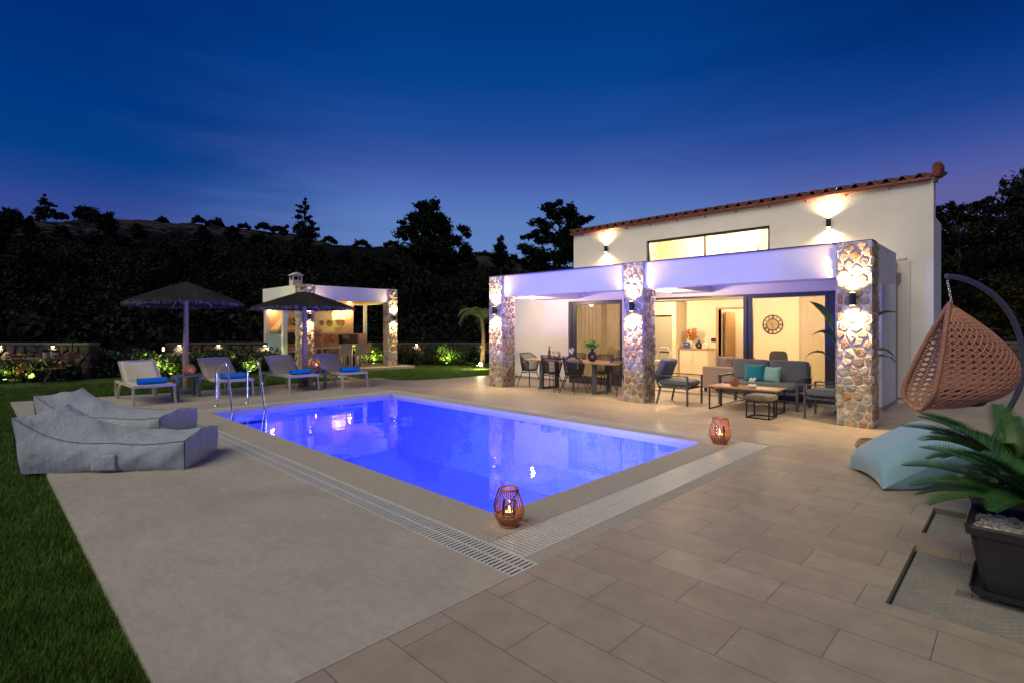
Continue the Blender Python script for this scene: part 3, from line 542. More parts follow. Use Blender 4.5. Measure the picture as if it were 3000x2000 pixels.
m = MB(); m.box(-7.03, 16.46, .03, -6.96, 16.72, 2.22); m.box(-6.05, 16.46, .03, -5.98, 16.72, 2.22); m.box(-6.96, 16.46, 2.16, -6.05, 16.72, 2.22); m.build('door_casing', mat('oak_casing', (.45, .29, .15), .5), house, smooth=0)
MB().tube([(-6.80, 17.35, 1.02), (-6.74, 17.35, 1.02), (-6.74, 17.24, 1.02)], .012).build('door_handle', STEEL, q)
# interior lights
for i, (x, y, p_, lb) in enumerate(((-8.2, 14.6, 175, 'kitchen'), (-5.2, 14.4, 185, 'living room'), (-3.4, 14.8, 120, 'curtain side'), (-6.4, 17.4, 36, 'corridor'))):
    t_ = thing('recessed_downlight', {'kitchen': 'round recessed ceiling light over the kitchen', 'living room': 'round recessed ceiling light over the beige indoor sofa', 'curtain side': 'round recessed ceiling light near the sheer curtain', 'corridor': 'round recessed ceiling light in the corridor behind the inner door'}[lb], 'ceiling light', (x, y, 2.458), 0, 'indoor ceiling lights')
    MB().lathe([(.07, -.008), (.07, 0)], 18).build('lens', BULB, t_)
    lamp('POINT', (0, 0, -.16), p_, (1, .70, .38), .07, t_, name='room_light')
# veranda soffit lamps
for (x, lb) in ((-9.85, 'round soffit light above the left end of the dining table'), (-5.72, 'round soffit light in the cross beam beside the middle pillar')):
    t_ = thing('soffit_light', lb, 'soffit light', (x, 10.9, 2.418), 0, 'veranda soffit lights')
    MB().lathe([(.05, -.03), (.05, 0)], 18).build('lens', BULB, t_)
    lamp('POINT', (0, 0, -.10), 95, (1, .70, .42), .05, t_, name='soffit_light_source')

# wall sconces: up and down cylinders
def sconce(loc, face, label, pw=18, s=1.0, grp='cylindrical up and down wall lamps', col=(1, .66, .30)):
    t_ = thing('wall_lamp', label, 'wall lamp', loc, {'S': 0, 'E': R(90)}[face], grp)
    m = MB(); m.lathe([(.044*s, -.10*s), (.05*s, -.10*s), (.05*s, .10*s), (.044*s, .10*s), (.044*s, .09*s), (.0001, .09*s)], 20, (0, -.085*s, 0)); m.build('housing', BLACK, t_)
    MB().box(-.03*s, -.05*s, -.04*s, .03*s, .0, .04*s).build('bracket', BLACK, t_, smooth=0)
    for sg in (1, -1):
        MB().lathe([(.0001, 0), (.04*s, 0)], 16, (0, -.085*s, sg*.104*s), close=False).build('lens', BULB, t_)
        lamp('SPOT', (0, -.10*s, sg*.115*s), pw*1.6, col, .03, t_, (0, .06, sg*1), 140, 1.0, name='sconce_light')
    return t_
for (x, lb) in ((-10.25, 'black cylinder wall lamp on the leftmost stone pillar of the veranda'), (-6.02, 'black cylinder wall lamp on the middle stone pillar of the veranda'), (-1.98, 'black cylinder wall lamp on the rightmost stone pillar beside the hanging chair')):
    sconce((x, 9.895, 2.05), 'S', lb, 120)
sconce((-9.36, YU, 4.04), 'S', 'black cylinder wall lamp high on the left part of the upper wall', 75)
sconce((-3.25, YU, 4.0), 'S', 'black cylinder wall lamp high on the right part of the upper wall', 95)
#PART2
# ================================================================== indoor things
t_ = thing('refrigerator', 'tall brushed steel fridge freezer between the cream kitchen cabinets', 'refrigerator', (-8.58, 16.2, .03))
MB().box(-.33, -.32, .03, .33, .29, 1.92).build('body', BRUSH, t_, smooth=0, bevel=.01); MB().box(-.325, -.345, .79, .325, -.322, 1.91).build('upper_door', BRUSH, t_, smooth=0, bevel=.008); MB().box(-.325, -.345, .05, .325, -.322, .75).build('lower_door', BRUSH, t_, smooth=0, bevel=.008)
MB().box(-.28, -.35, .755, .28, -.33, .785).build('grip', BLACK, t_, smooth=0)
t_ = thing('kitchen_cabinet', 'tall cream cabinet wall round the fridge', 'cabinet', (-8.58, 16.2, .03))
m = MB(); m.box(-.40, -.34, 0, -.345, .28, 2.4); m.box(.345, -.34, 0, .50, .28, 2.4); m.build('side_panel', CABM, t_, smooth=0, bevel=.004); MB().box(-.34, -.335, 1.97, .34, .28, 2.4).build('top_cupboard', CABM, t_, smooth=0, bevel=.004)
m = MB(); m.tube([(-.13, -.345, 2.03), (-.13, -.37, 2.03), (.1, -.37, 2.03), (.1, -.345, 2.03)], .007); m.build('handle', STEEL, t_)
t_ = thing('kitchen_cabinet', 'cream oven cabinet left of the fridge with plain doors', 'cabinet', (-9.4, 16.2, .03))
MB().box(-.41, -.33, 0, .41, .28, .62).build('lower_door', CABM, t_, smooth=0, bevel=.004); MB().box(-.41, -.33, 1.19, .41, .28, 1.66).build('middle_door', CABM, t_, smooth=0, bevel=.004); MB().box(-.41, -.33, 1.67, .41, .28, 2.4).build('upper_door', CABM, t_, smooth=0, bevel=.004)
t_ = thing('oven', 'black built in oven in the cabinet left of the fridge', 'oven', (-9.4, 16.2, .03)); MB().box(-.40, -.35, .63, .40, .2, 1.02).build('door', BLACK, t_, smooth=0, bevel=.004); MB().box(-.40, -.35, 1.03, .40, .2, 1.18).build('control_panel', BLACK, t_, smooth=0, bevel=.004); MB().tube([(-.35, -.38, .98), (.35, -.38, .98)], .012).build('handle', STEEL, t_); MB().lathe([(.022, 0), (.022, .02)], 12, (0, 0, 0)).build('knob', STEEL, t_).matrix_local = Matrix.Translation((.12, -.35, 1.1)) @ Matrix.Rotation(R(90), 4, 'X')
t_ = thing('sideboard', 'cream two door sideboard with oak top under the dried flowers', 'sideboard', (-7.58, 16.22, .03))
MB().box(-.46, -.2, 0, .46, .27, .86).build('carcass', CABM, t_, smooth=0); MB().box(-.50, -.23, .862, .50, .275, .90).build('top', WOODT, t_, smooth=0)
for s_ in (-1, 1): MB().box(.004 if s_ > 0 else -.44, -.215, .04, .44 if s_ > 0 else -.004, -.202, .84).build('door', CABM, t_, smooth=0, bevel=.004)
MB().lathe([(.01, 0), (.012, .01), (.0001, .02)], 10).build('knob', BLACK, t_).matrix_local = Matrix.Translation((-.03, -.216, .45)) @ Matrix.Rotation(R(90), 4, 'X')
t_ = thing('dried_flowers', 'orange dried flowers in a dark red vase on the oak sideboard', 'dried flowers', (-7.72, 16.2, .932))
MB().lathe([(.03, 0), (.035, .08), (.02, .2), (.025, .22)], 12).build('vase', mat('dark_red_glass', (.12, .01, .02), .2), t_)
m = MB(); P_ = []
for k in range(46):
    a = random.uniform(0, 6.28); sp_ = random.uniform(.02, .2); top = Vector((math.cos(a)*sp_, math.sin(a)*sp_*.6, random.uniform(.38, .64))); m.tube([(0, 0, .2), top*.55+Vector((0, 0, .05)), top], .003, 4)
    for q in range(10): P_.append(top+Vector((random.gauss(0, .02), random.gauss(0, .02), random.gauss(-.05, .04))))
m.build('stems', mat('dry_stem', (.35, .17, .06), .9), t_); V, F = leaf_quads(P_, .03); np_mesh('petals', V, F, mat('dry_orange', (.62, .22, .06), .9, var=.3), t_)
t_ = thing('book', 'blue card box standing on the left end of the sideboard', 'box', (-7.83, 16.08, .932)); MB().box(-.1, -.02, 0, .1, .03, .19).build('cover', mat('cobalt_card', (.02, .06, .28), .6), t_, smooth=0); MB().box(-.07, -.023, .13, .06, -.021, .14).build('print_line', PAPER, t_, smooth=0)
t_ = thing('card', 'small white card standing behind the blue box on the sideboard', 'card', (-7.72, 16.14, .932)); MB().box(-.04, 0, 0, .04, .008, .26).build('sheet', PAPER, t_, smooth=0)
def donut_vase(loc, label, m_, s=1.0):
    t_ = thing('ring_vase', label, 'vase', loc); m = MB(); n1, n2 = 24, 10; vs = []; fs = []
    for i in range(n1):
        a = 2*math.pi*i/n1
        for k in range(n2):
            b = 2*math.pi*k/n2; r_ = .075+.042*math.cos(b); vs.append((r_*math.cos(a)*s, .035*math.sin(b)*s, (.105+r_*math.sin(a))*s))
    for i in range(n1):
        for k in range(n2): fs.append((i*n2+k, i*n2+(k+1) % n2, ((i+1) % n1)*n2+(k+1) % n2, ((i+1) % n1)*n2+k))
    m.add(vs, fs); m.build('body', m_, t_); MB().lathe([(.03*s, .20*s), (.025*s, .25*s), (.035*s, .27*s)], 12).build('neck', m_, t_); MB().box(-.05*s, -.03*s, 0, .05*s, .03*s, .02*s).build('foot', m_, t_); return t_
donut_vase((-7.44, 16.15, .932), 'black ring shaped vase on the sideboard', BLACKM); donut_vase((-7.25, 16.15, .932), 'white ring shaped vase on the sideboard', PAPER, .9)
t_ = thing('wall_switch', 'black double wall switch plate above the sideboard', 'switch', (-7.08, 16.5, 1.2)); MB().box(-.12, -.012, -.06, .12, -.001, .06).build('plate', BLACK, t_, smooth=0); MB().box(-.10, -.018, -.045, -.01, -.0125, .045).build('rocker', BLACKM, t_, smooth=0); MB().box(.01, -.018, -.045, .10, -.0125, .045).build('rocker', BLACKM, t_, smooth=0)
# roman clock
t_ = thing('wall_clock', 'large open skeleton wall clock with roman numerals on the cream wall', 'clock', (-5.34, 16.48, 1.68)); CK = mat('clock_iron', (.05, .04, .035), .6)
m = MB()
for rr in (.275, .165):
    m.tube([(rr*math.cos(2*math.pi*k/40), 0, rr*math.sin(2*math.pi*k/40)) for k in range(40)], .014, 6, closed=True)
m.build('rings', CK, t_); rom = ['XII', 'I', 'II', 'III', 'IV', 'V', 'VI', 'VII', 'VIII', 'IX', 'X', 'XI']; m = MB()
for k, s_ in enumerate(rom):
    a = math.pi/2-2*math.pi*k/12; rd = Vector((math.cos(a), 0, math.sin(a))); tg = Vector((math.sin(a), 0, -math.cos(a))); wd = {'I': .017, 'V': .038, 'X': .038}; tot = sum(wd[c] for c in s_); x = -tot/2
    for c in s_:
        c0 = tg*(x+wd[c]/2); lo, hi = rd*.175, rd*.262; x += wd[c]
        if c == 'I': m.bar(c0+lo, c0+hi, .012, .006, (0, 1, 0))
        elif c == 'V': m.bar(c0+lo, c0+hi-tg*.014, .007, .006, (0, 1, 0)); m.bar(c0+lo, c0+hi+tg*.014, .007, .006, (0, 1, 0))
        else: m.bar(c0+lo-tg*.014, c0+hi+tg*.014, .007, .006, (0, 1, 0)); m.bar(c0+lo+tg*.014, c0+hi-tg*.014, .007, .006, (0, 1, 0))
m.build('numerals', CK, t_, smooth=0); m = MB(); m.lathe([(.155, 0), (.155, .01)], 30); q = m.build('dial', mat('clock_dial', (.42, .32, .20), .8), t_); q.rotation_euler = (R(90), 0, 0)
m = MB(); m.bar((0, -.02, 0), (-.09, -.02, .05), .012, .004, (0, 1, 0)); m.bar((0, -.02, 0), (.02, -.02, -.13), .010, .004, (0, 1, 0)); m.build('hands', BLACK, t_, smooth=0)
# curtains
def curtain(x0, x1, y, z0, z1, label, amp=.024, pitch=.13):
    n = int((x1-x0)/pitch*8); vs = []; fs = []
    for j, z in enumerate(np.linspace(z0, z1, 6)):
        for i in range(n+1):
            x = x0+(x1-x0)*i/n; vs.append((x, y+amp*math.sin(2*math.pi*(x-x0)/pitch+1.6*math.sin(5*x)+.25*math.sin(j))*(1-.25*j/5)*(.55+.45*math.sin(x*7+2))+.012*math.sin(x*11), z))
    fs = [(j*(n+1)+i, j*(n+1)+i+1, (j+1)*(n+1)+i+1, (j+1)*(n+1)+i) for j in range(5) for i in range(n)]
    tag(MB().add(vs, fs).build('curtain', CURT, None, smooth=60), label, 'curtain')
curtain(-3.55, -2.6, 12.62, .04, 2.44, 'sheer beige curtain hanging behind the right sliding door'); curtain(-9.45, -8.72, 12.62, .04, 2.44, 'beige curtain hanging behind the left glass door'); curtain(-8.60, -7.6, 12.72, .04, 2.44, 'darker beige curtain hanging at the right side of the left glass door')
# indoor sofa
SOFM = mat('beige_sofa_fabric', (.40, .33, .26), .9, var=.05, vscale=30, bump=.3, bscale=200)
t_ = thing('indoor_sofa', 'beige indoor sofa standing with its back to the open door', 'sofa', (-4.75, 12.75, .03))
MB().box(-1.0, -.1, .08, 1.2, .1, .62).build('back', SOFM, t_, smooth=0, bevel=.03, seg=3); MB().box(-1.0, .1, .08, -.8, .9, .58).build('armrest', SOFM, t_, smooth=0, bevel=.03, seg=3); MB().box(1.0, .1, .08, 1.2, .9, .58).build('armrest', SOFM, t_, smooth=0, bevel=.03, seg=3); MB().box(-.79, .1, .08, .99, .9, .40).build('seat', SOFM, t_, smooth=0, bevel=.03, seg=3)
for (x, y) in ((-.93, -.04), (1.13, -.04), (-.93, .84), (1.13, .84)): MB().box(x-.03, y-.03, 0, x+.03, y+.03, .08).build('leg', BLACK, t_, smooth=0)
for (x, lb, mm) in ((-5.32, 'grey and beige pillow on the left end of the indoor sofa', mat('striped_pillow', (.28, .24, .22), .9, var=.3, vscale=9)), (-4.85, 'beige pillow beside the grey one on the indoor sofa', SOFM)):
    tag(MB().pillow((x, 12.98, .70), .46, .40, .15, (R(72), 0, R(random.uniform(-8, 8)))).build('pillow', mm, None, subsurf=1), lb, 'pillow')
t_ = thing('indoor_chair', 'grey fabric dining chair back seen through the right sliding door', 'chair', (-4.45, 13.95, .03))
MB().cushion((0, 0, .46), .46, .46, .08).build('seat', CUSH, t_); MB().cushion((0, .2, .76), .44, .06, .46).build('backrest', CUSH, t_)
for (x, y) in ((-.2, -.2), (.2, -.2), (-.2, .2), (.2, .2)): MB().bar((x, y, 0), (x*.9, y*.9, .44), .03).build('leg', BLACK, t_)
t_ = thing('kitchen_chair', 'cream rounded chair back in the kitchen behind the left armchair', 'chair', (-7.55, 13.9, .03)); MB().cushion((0, 0, .60), .42, .40, .08).build('seat', PAPER, t_)
MB().tube([(-.2, .1, .62), (-.2, .18, .85), (-.1, .2, .98), (.1, .2, .98), (.2, .18, .85), (.2, .1, .62)], .03, 10).build('backrest', PAPER, t_)
for (x, y) in ((-.16, -.16), (.16, -.16), (-.16, .16), (.16, .16)): MB().bar((x*1.2, y*1.2, 0), (x, y, .58), .025).build('leg', WOODT, t_)
def arc_plant(name, label, cat, loc, n, hgt, spread, leafw, m_, pot=True, seed=1):
    random.seed(seed); t_ = thing(name, label, cat, loc)
    m = MB()
    for k in range(n):
        a = random.uniform(0, 6.28); L_ = hgt*random.uniform(.7, 1.1); pts = []
        for i in range(7):
            u = i/6; pts.append(Vector((math.cos(a)*spread*u**1.6, math.sin(a)*spread*u**1.6, L_*(u-.45*u*u*u))))
        sd = Vector((-math.sin(a), math.cos(a), 0)); vs = []
        for i, p in enumerate(pts): ww = leafw*math.sin(math.pi*(.08+.9*i/6)); vs += [p-sd*ww, p+sd*ww]
        m.add(vs, [(2*i, 2*i+1, 2*i+3, 2*i+2) for i in range(6)])
    m.build('leaves', m_, t_, smooth=60)
    return t_
t_ = arc_plant('potted_plant', 'thin leaved indoor plant behind the left glass door', 'plant', (-8.35, 12.95, .5), 26, 1.0, .55, .012, LEAFG, seed=3); MB().lathe([(.14, -.47), (.17, -.1), (.17, 0), (.15, 0), (.14, -.04), (.0001, -.04)], 16).build('pot', POTM, t_)

# ================================================================== veranda dining set
t_ = thing('dining_table', 'long wooden dining table with black loop legs on the veranda', 'table', (-8.1, 10.72, 0))
MB().box(-1.48, -.45, .735, 1.35, .45, .775).build('top', WOODT, t_, smooth=0, bevel=.004)
for x in (-.97, .70):
    m = MB(); m.box(x-.05, -.35, 0, x+.05, -.27, .733); m.box(x-.05, .27, 0, x+.05, .35, .733); m.box(x-.05, -.27, 0, x+.05, .27, .05); m.build('leg', GREYF, t_, smooth=0, bevel=.003, seg=1)
def make_rope_chair():
    t_ = thing('rope_chair', '', 'chair', (0, 0, 0), 0, 'black woven chairs round the veranda table')
    def edge(a): # a in [-1,1] round the back; chair faces +Y, back at -Y
        th = a*R(128); x = .27*math.sin(th); y = -.23*math.cos(th); q = abs(a); z = .90-.22*max(0, (q-.38)/.62)**1.1
        return Vector((x*(1.0+.06*(1-q)), y*1.12+.02, z))
    def low(a):
        th = a*R(128); return Vector((.215*math.sin(th), -.19*math.cos(th)+.02, .45))
    n = 42; top = [edge(-1+2*i/n) for i in range(n+1)]; bt = [low(-1+2*i/n) for i in range(n+1)]
    m = MB(); m.tube(bt[:1]+top+bt[-1:], .012, 8); m.tube(bt, .010, 6); m.build('shell_frame', BLACK, t_)
    m = MB()
    for i in range(n+1):
        mid = bt[i].lerp(top[i], .5)+Vector((top[i].x-bt[i].x, top[i].y-bt[i].y, 0))*.12; m.tube([bt[i], mid, top[i]], .006, 4, caps=False)
    for j in range(1, 13):
        u = j/13; m.tube([bt[i].lerp(top[i], u)+Vector((top[i].x-bt[i].x, top[i].y-bt[i].y, 0))*.12*math.sin(math.pi*u) for i in range(n+1)], .0065, 4, caps=False)
    m.build('woven_back', BLACK, t_)
    m = MB(); m.lathe([(.0001, .435), (.19, .435), (.215, .45), (.2, .47), (.0001, .455)], 22); q = m.build('seat', BLACK, t_); q.location = (0, .03, 0); q.scale = (1, .98, 1)
    for (x, y) in ((-1, -1), (1, -1), (-1, 1), (1, 1)): MB().tube([(x*.13, y*.12+.02, .44), (x*.25, y*.24+.02, 0)], [.012, .009], 8).build('leg', BLACK, t_)
    m = MB(); m.tube([(-.155, -.135, .39), (.155, -.135, .39), (.155, .175, .39), (-.155, .175, .39)], .008, 6, closed=True); m.build('stretcher', BLACK, t_); return t_
rc0 = make_rope_chair(); spots = [(-9.72, 10.62, R(-90), 'black woven rope chair at the left head of the long table'), (-8.66, 10.30, R(4), 'black woven rope chair on the pool side of the table, nearer its left end'), (-7.93, 10.26, R(-6), 'black woven rope chair on the pool side of the table, near the middle'),
    (-8.62, 11.30, R(182), 'black woven rope chair on the wall side of the table, opposite the bottle'), (-7.75, 11.30, R(178), 'black woven rope chair on the wall side of the table, behind the black vase'), (-6.85, 10.72, R(62), 'black woven rope chair at the right head of the table, beside the middle pillar')]
for i, (x, y, a, lb) in enumerate(spots):
    if i == 0: rc0.location = (x, y, 0); rc0.rotation_euler = (0, 0, a); rc0['label'] = lb
    else: dup(rc0, (x, y, 0), a, lb)
TT = .777
t_ = thing('serving_tray', 'black serving tray under the bottle and glasses', 'tray', (-8.85, 10.7, TT)); MB().box(-.28, -.16, 0, .28, .16, .012).build('base', BLACK, t_, smooth=0); MB().tube([(-.28, -.16, .02), (.28, -.16, .02), (.28, .16, .02), (-.28, .16, .02)], .012, 6, closed=True).build('rim', BLACK, t_)
t_ = thing('wine_bottle', 'rose wine bottle with dark cap on the black tray', 'bottle', (-9.04, 10.68, TT+.014)); MB().lathe([(.037, 0), (.038, .17), (.034, .20), (.014, .235), (.014, .26)], 18).build('glass', mat('rose_wine', (.35, .03, .04), .1, coat=.6), t_); MB().lathe([(.0155, .245), (.0155, .315), (.01, .32)], 14).build('cap', BLACK, t_); MB().lathe([(.0385, .03), (.0385, .13)], 18, close=False).build('label_band', mat('bottle_label', (.10, .10, .22), .6), t_)
def wine_glass(x, y, lb):
    t_ = thing('wine_glass', lb, 'glass', (x, y, TT+.014), 0, 'wine glasses on the tray'); MB().lathe([(.032, 0), (.004, .006), (.004, .09), (.03, .12), (.036, .15), (.03, .19)], 16, close=False).build('bowl', CLEAR, t_)
wine_glass(-8.90, 10.68, 'clear wine glass right beside the rose bottle'); wine_glass(-8.80, 10.74, 'clear wine glass between the first glass and the straws')
t_ = thing('straw_jar', 'glass jar of orange breadsticks at the right end of the tray', 'jar', (-8.70, 10.68, TT+.014)); MB().lathe([(.035, 0), (.035, .10)], 14, close=False).build('jar', CLEAR, t_)
m = MB()
for k in range(9): a = k*.7; m.tube([(.012*math.cos(a), .012*math.sin(a), .005), (.03*math.cos(a), .03*math.sin(a), .15+.01*(k % 3))], .005, 5)
m.build('sticks', mat('breadstick', (.5, .22, .12), .8), t_)
t_ = thing('flower_pot', 'white lily in a small white pot on the dining table', 'flower pot', (-8.22, 10.62, TT)); MB().lathe([(.04, 0), (.06, .06), (.055, .08)], 14).build('pot', PAPER, t_); MB().tube([(0, 0, .06), (0, .01, .22)], .005).build('stem', BROADL, t_)
m = MB()
for (cx, cz) in ((0, .20), (-.05, .24), (.03, .27)):
    for k in range(6):
        a = k*math.pi/3+cx*9; dx, dz = math.cos(a), math.sin(a); c = Vector((cx, -.02, cz)); u = Vector((dx, -.35, dz)).normalized()*.065; v = Vector((-dz, 0, dx))*.014; m.add([c, c+u*.5+v, c+u, c+u*.5-v], [(0, 1, 2, 3)])
m.build('petals', mat('lily_white', (.8, .8, .75), .6), t_, solid=.002)
m = MB(); c = Vector((.04, 0, .2)); m.add([c, c+Vector((.03, 0, .04)), c+Vector((.09, 0, .11)), c+Vector((.04, 0, .08))], [(0, 1, 2, 3)]); m.build('leaf', BROADL, t_)
t_ = donut_vase((-7.56, 10.55, TT), 'round black ring vase with a green tuft on the dining table', BLACKM, 1.15)
V, F = leaf_quads([(random.gauss(0, .06), random.gauss(0, .05), .34+abs(random.gauss(0, .045))) for _ in range(500)], .03, 3.2); np_mesh('grass_tuft', V, F, mat('fresh_green', (.08, .28, .03), .6, var=.3), t_)
def ball_tree(x, y, lb, s=1.0):
    t_ = thing('topiary', lb, 'potted tree', (x, y, 0)); MB().lathe([(.10*s, 0), (.16*s, .30*s), (.17*s, .34*s), (.14*s, .34*s), (.0001, .30*s)], 4).build('pot', mat('brown_pot', (.20, .10, .08), .7), t_, smooth=0); MB().tube([(0, 0, .3*s), (.01, 0, .85*s)], .012).build('trunk', BARKP, t_)
    P_ = [Vector((random.gauss(0, 1), random.gauss(0, 1), random.gauss(0, 1))).normalized()*random.uniform(.05, .17)*s+Vector((0, 0, .98*s)) for _ in range(700)]; V, F = leaf_quads(P_, .03); np_mesh('crown', V, F, mat('olive_leaf', (.16, .18, .14), .6, var=.3, island=.3), t_)
ball_tree(-11.75, 11.85, 'ball topped little tree in a brown pot behind the left pillar')

# ================================================================== veranda lounge set
def lounge_chair(label, loc, rz):
    t_ = thing('armchair', label, 'armchair', loc, rz, 'grey metal lounge armchairs')  # faces +Y local, back at -Y
    for s_ in (-1, 1):
        x = s_*.33
        m = MB(); m.bar((x, .38, 0), (x, .38, .60), .035, .03); m.build('front_leg', GREYF, t_, smooth=0); m = MB(); m.bar((x, -.30, 0), (x, -.22, .36), .035, .03); m.build('rear_leg', GREYF, t_, smooth=0)
        m = MB(); m.bar((x, -.30, .60), (x, .395, .60), .05, .02); m.bar((x, -.26, .36), (x, .38, .36), .03, .03); m.build('armrest', GREYF, t_, smooth=0)
    m = MB(); m.bar((-.33, .38, .36), (.33, .38, .36), .03, .03); m.bar((-.33, -.26, .36), (.33, -.26, .36), .03, .03)
    for k in range(5): m.bar((-.33, -.2+.13*k, .37), (.33, -.2+.13*k, .37), .05, .012)
    m.build('seat_frame', GREYF, t_, smooth=0)
    m = MB()
    for s_ in (-1, 1): m.bar((s_*.33, -.24, .34), (s_*.33, -.46, .82), .03, .03)
    for k in range(4): m.bar((-.33, -.29-.05*k, .46+.11*k), (.33, -.29-.05*k, .46+.11*k), .04, .012)
    m.build('back_frame', GREYF, t_, smooth=0)
    MB().cushion((0, .05, .45), .62, .68, .13, .22, 16).build('seat_cushion', CUSH, t_); MB().cushion((0, -.27, .70), .60, .50, .16, .22, 16, (R(68), 0, 0)).build('back_cushion', CUSH, t_); return t_
ac = lounge_chair('grey cushioned armchair left of the coffee table, beside the middle pillar', (-5.30, 10.47, 0), R(-90))
dup(ac, (-2.42, 10.62, 0), R(90), 'grey cushioned armchair partly hidden behind the rightmost stone pillar')
t_ = thing('outdoor_sofa', 'grey two seat outdoor sofa with metal arms holding teal and mint pillows', 'sofa', (-3.85, 11.35, 0), 0)
for s_ in (-1, 1):
    x = s_*.74
    m = MB(); m.bar((x, -.40, 0), (x, -.40, .60), .06, .045); m.build('front_leg', GREYF, t_, smooth=0); m = MB(); m.bar((x, .42, 0), (x, .42, .60), .05, .045); m.build('rear_leg', GREYF, t_, smooth=0); m = MB(); m.bar((x, -.43, .60), (x, .44, .60), .06, .03); m.build('armrest', GREYF, t_, smooth=0)
m = MB(); m.box(-.74, -.42, .30, .74, -.38, .36); m.box(-.74, .38, .30, .74, .42, .36)
for k in range(5): m.box(-.74, -.3+.15*k, .345, .74, -.25+.15*k, .358)
for s_ in (-1, 1): m.bar((s_*.72, .36, .34), (s_*.72, .52, .82), .035, .03)
for k in range(3): m.bar((-.72, .40+.05*k, .48+.13*k), (.72, .40+.05*k, .48+.13*k), .05, .012)
m.build('frame', GREYF, t_, smooth=0)
MB().cushion((0, -.03, .435), 1.40, .74, .14, .16, 18).build('seat_cushion', CUSH, t_)
for s_ in (-1, 1): MB().cushion((s_*.375, .33, .70), .75, .46, .17, .2, 16, (R(78), 0, 0)).build('back_cushion', CUSH, t_)
tag(MB().pillow((-4.02, 11.32, .66), .40, .38, .15, (R(70), 0, R(10)), wr=.004).build('pillow', TEAL, None, subsurf=1), 'teal velvet pillow on the grey outdoor sofa', 'pillow')
tag(MB().pillow((-3.70, 11.36, .645), .36, .34, .13, (R(72), 0, R(-8)), wr=.004).build('pillow', MINT, None, subsurf=1), 'pale mint pillow beside the teal one on the outdoor sofa', 'pillow')
t_ = thing('coffee_table', 'low wooden coffee table on thin black legs with crossed braces', 'coffee table', (-3.87, 10.45, 0))
MB().box(-.63, -.31, .435, .66, .31, .465).build('top', WOODT, t_, smooth=0, bevel=.003, seg=1)
for x in (-.60, .60):
    m = MB(); m.bar((x, -.28, 0), (x, -.28, .433), .025); m.bar((x, .28, 0), (x, .28, .433), .025); m.bar((x, -.28, .0125), (x, .28, .0125), .02); m.bar((x, -.28, .42), (x, .28, .42), .02); m.build('leg', BLACK, t_, smooth=0)
m = MB(); m.bar((-.59, -.2, .41), (.59, .2, .03), .014); m.bar((-.59, .2, .03), (.59, -.2, .41), .014); m.build('brace', BLACK, t_, smooth=0)
t_ = thing('stool', 'small cube frame stool with a padded brown grey seat before the coffee table', 'stool', (-3.37, 9.82, 0))
m = MB()
for z in (.012, .30): m.bar((-.19, -.19, z), (.19, -.19, z), .02); m.bar((-.19, .19, z), (.19, .19, z), .02); m.bar((-.19, -.19, z), (-.19, .19, z), .02); m.bar((.19, -.19, z), (.19, .19, z), .02)
m.build('frame', BLACK, t_, smooth=0)
for (x, y) in ((-.19, -.19), (.19, -.19), (-.19, .19), (.19, .19)): MB().bar((x, y, 0), (x, y, .31), .022).build('leg', BLACK, t_, smooth=0)
MB().cushion((0, 0, .365), .44, .44, .11, .2, 14).build('pad', mat('taupe_velvet', (.17, .13, .10), .8, var=.3, vscale=12, sheen=.4), t_)

# wicker ball lanterns
def ball(loc, r_, label, m_, light=0, n=16, grp=None):
    t_ = thing('ball_lantern', label, 'lantern', loc, 0, grp); m = MB()
    for k in range(n):
        ax = Vector((random.gauss(0, 1), random.gauss(0, 1), random.gauss(0, .7))).normalized(); u = ax.orthogonal().normalized(); v = ax.cross(u); off = random.uniform(-.3, .3)
        q = math.sqrt(1-off*off); m.tube([(Vector((0, 0, r_*.86))+(ax*off+(u*math.cos(a)+v*math.sin(a))*q)*r_) for a in [2*math.pi*i/22 for i in range(22)]], r_*.055, 4, closed=True)
    m.build('woven_shell', m_, t_)
    if light:
        MB().lathe([(r_*.25, 0), (r_*.25, r_*.55), (.0001, r_*.58)], 12, (0, 0, r_*.25)).build('candle', mat('wax', (.7, .6, .45), .6), t_); MB().lathe([(.004, 0), (.009, .012), (.0001, .035)], 8, (0, 0, r_*.84)).build('flame', FLAME, t_); lamp('POINT', (0, 0, r_*.95), light, (1, .45, .18), .015, t_, name='candle_light')
    return t_
ball((-4.07, 10.38, .467), .09, 'brown wicker ball on the left half of the coffee table', WICKD)
t_ = thing('orchid_bowl', 'white orchid in a white stone bowl on the coffee table', 'flower bowl', (-3.72, 10.36, .467)); MB().lathe([(.05, 0), (.085, .03), (.07, .06), (.05, .06)], 16).build('bowl', PAPER, t_)
m = MB()
for k in range(7):
    c = Vector((random.uniform(-.06, .05), random.uniform(-.03, .03), random.uniform(.10, .17)))
    for q in range(5): a = q*1.257; u = Vector((math.cos(a), -.2, math.sin(a)))*.028; v = Vector((-math.sin(a), 0, math.cos(a)))*.012; m.add([c, c+u*.6+v, c+u, c+u*.6-v], [(0, 1, 2, 3)])
m.build('petals', mat('lily_white', (.8, .8, .75), .6), t_, solid=.002); MB().tube([(0, 0, .05), (-.01, 0, .12)], .004).build('stem', BROADL, t_)

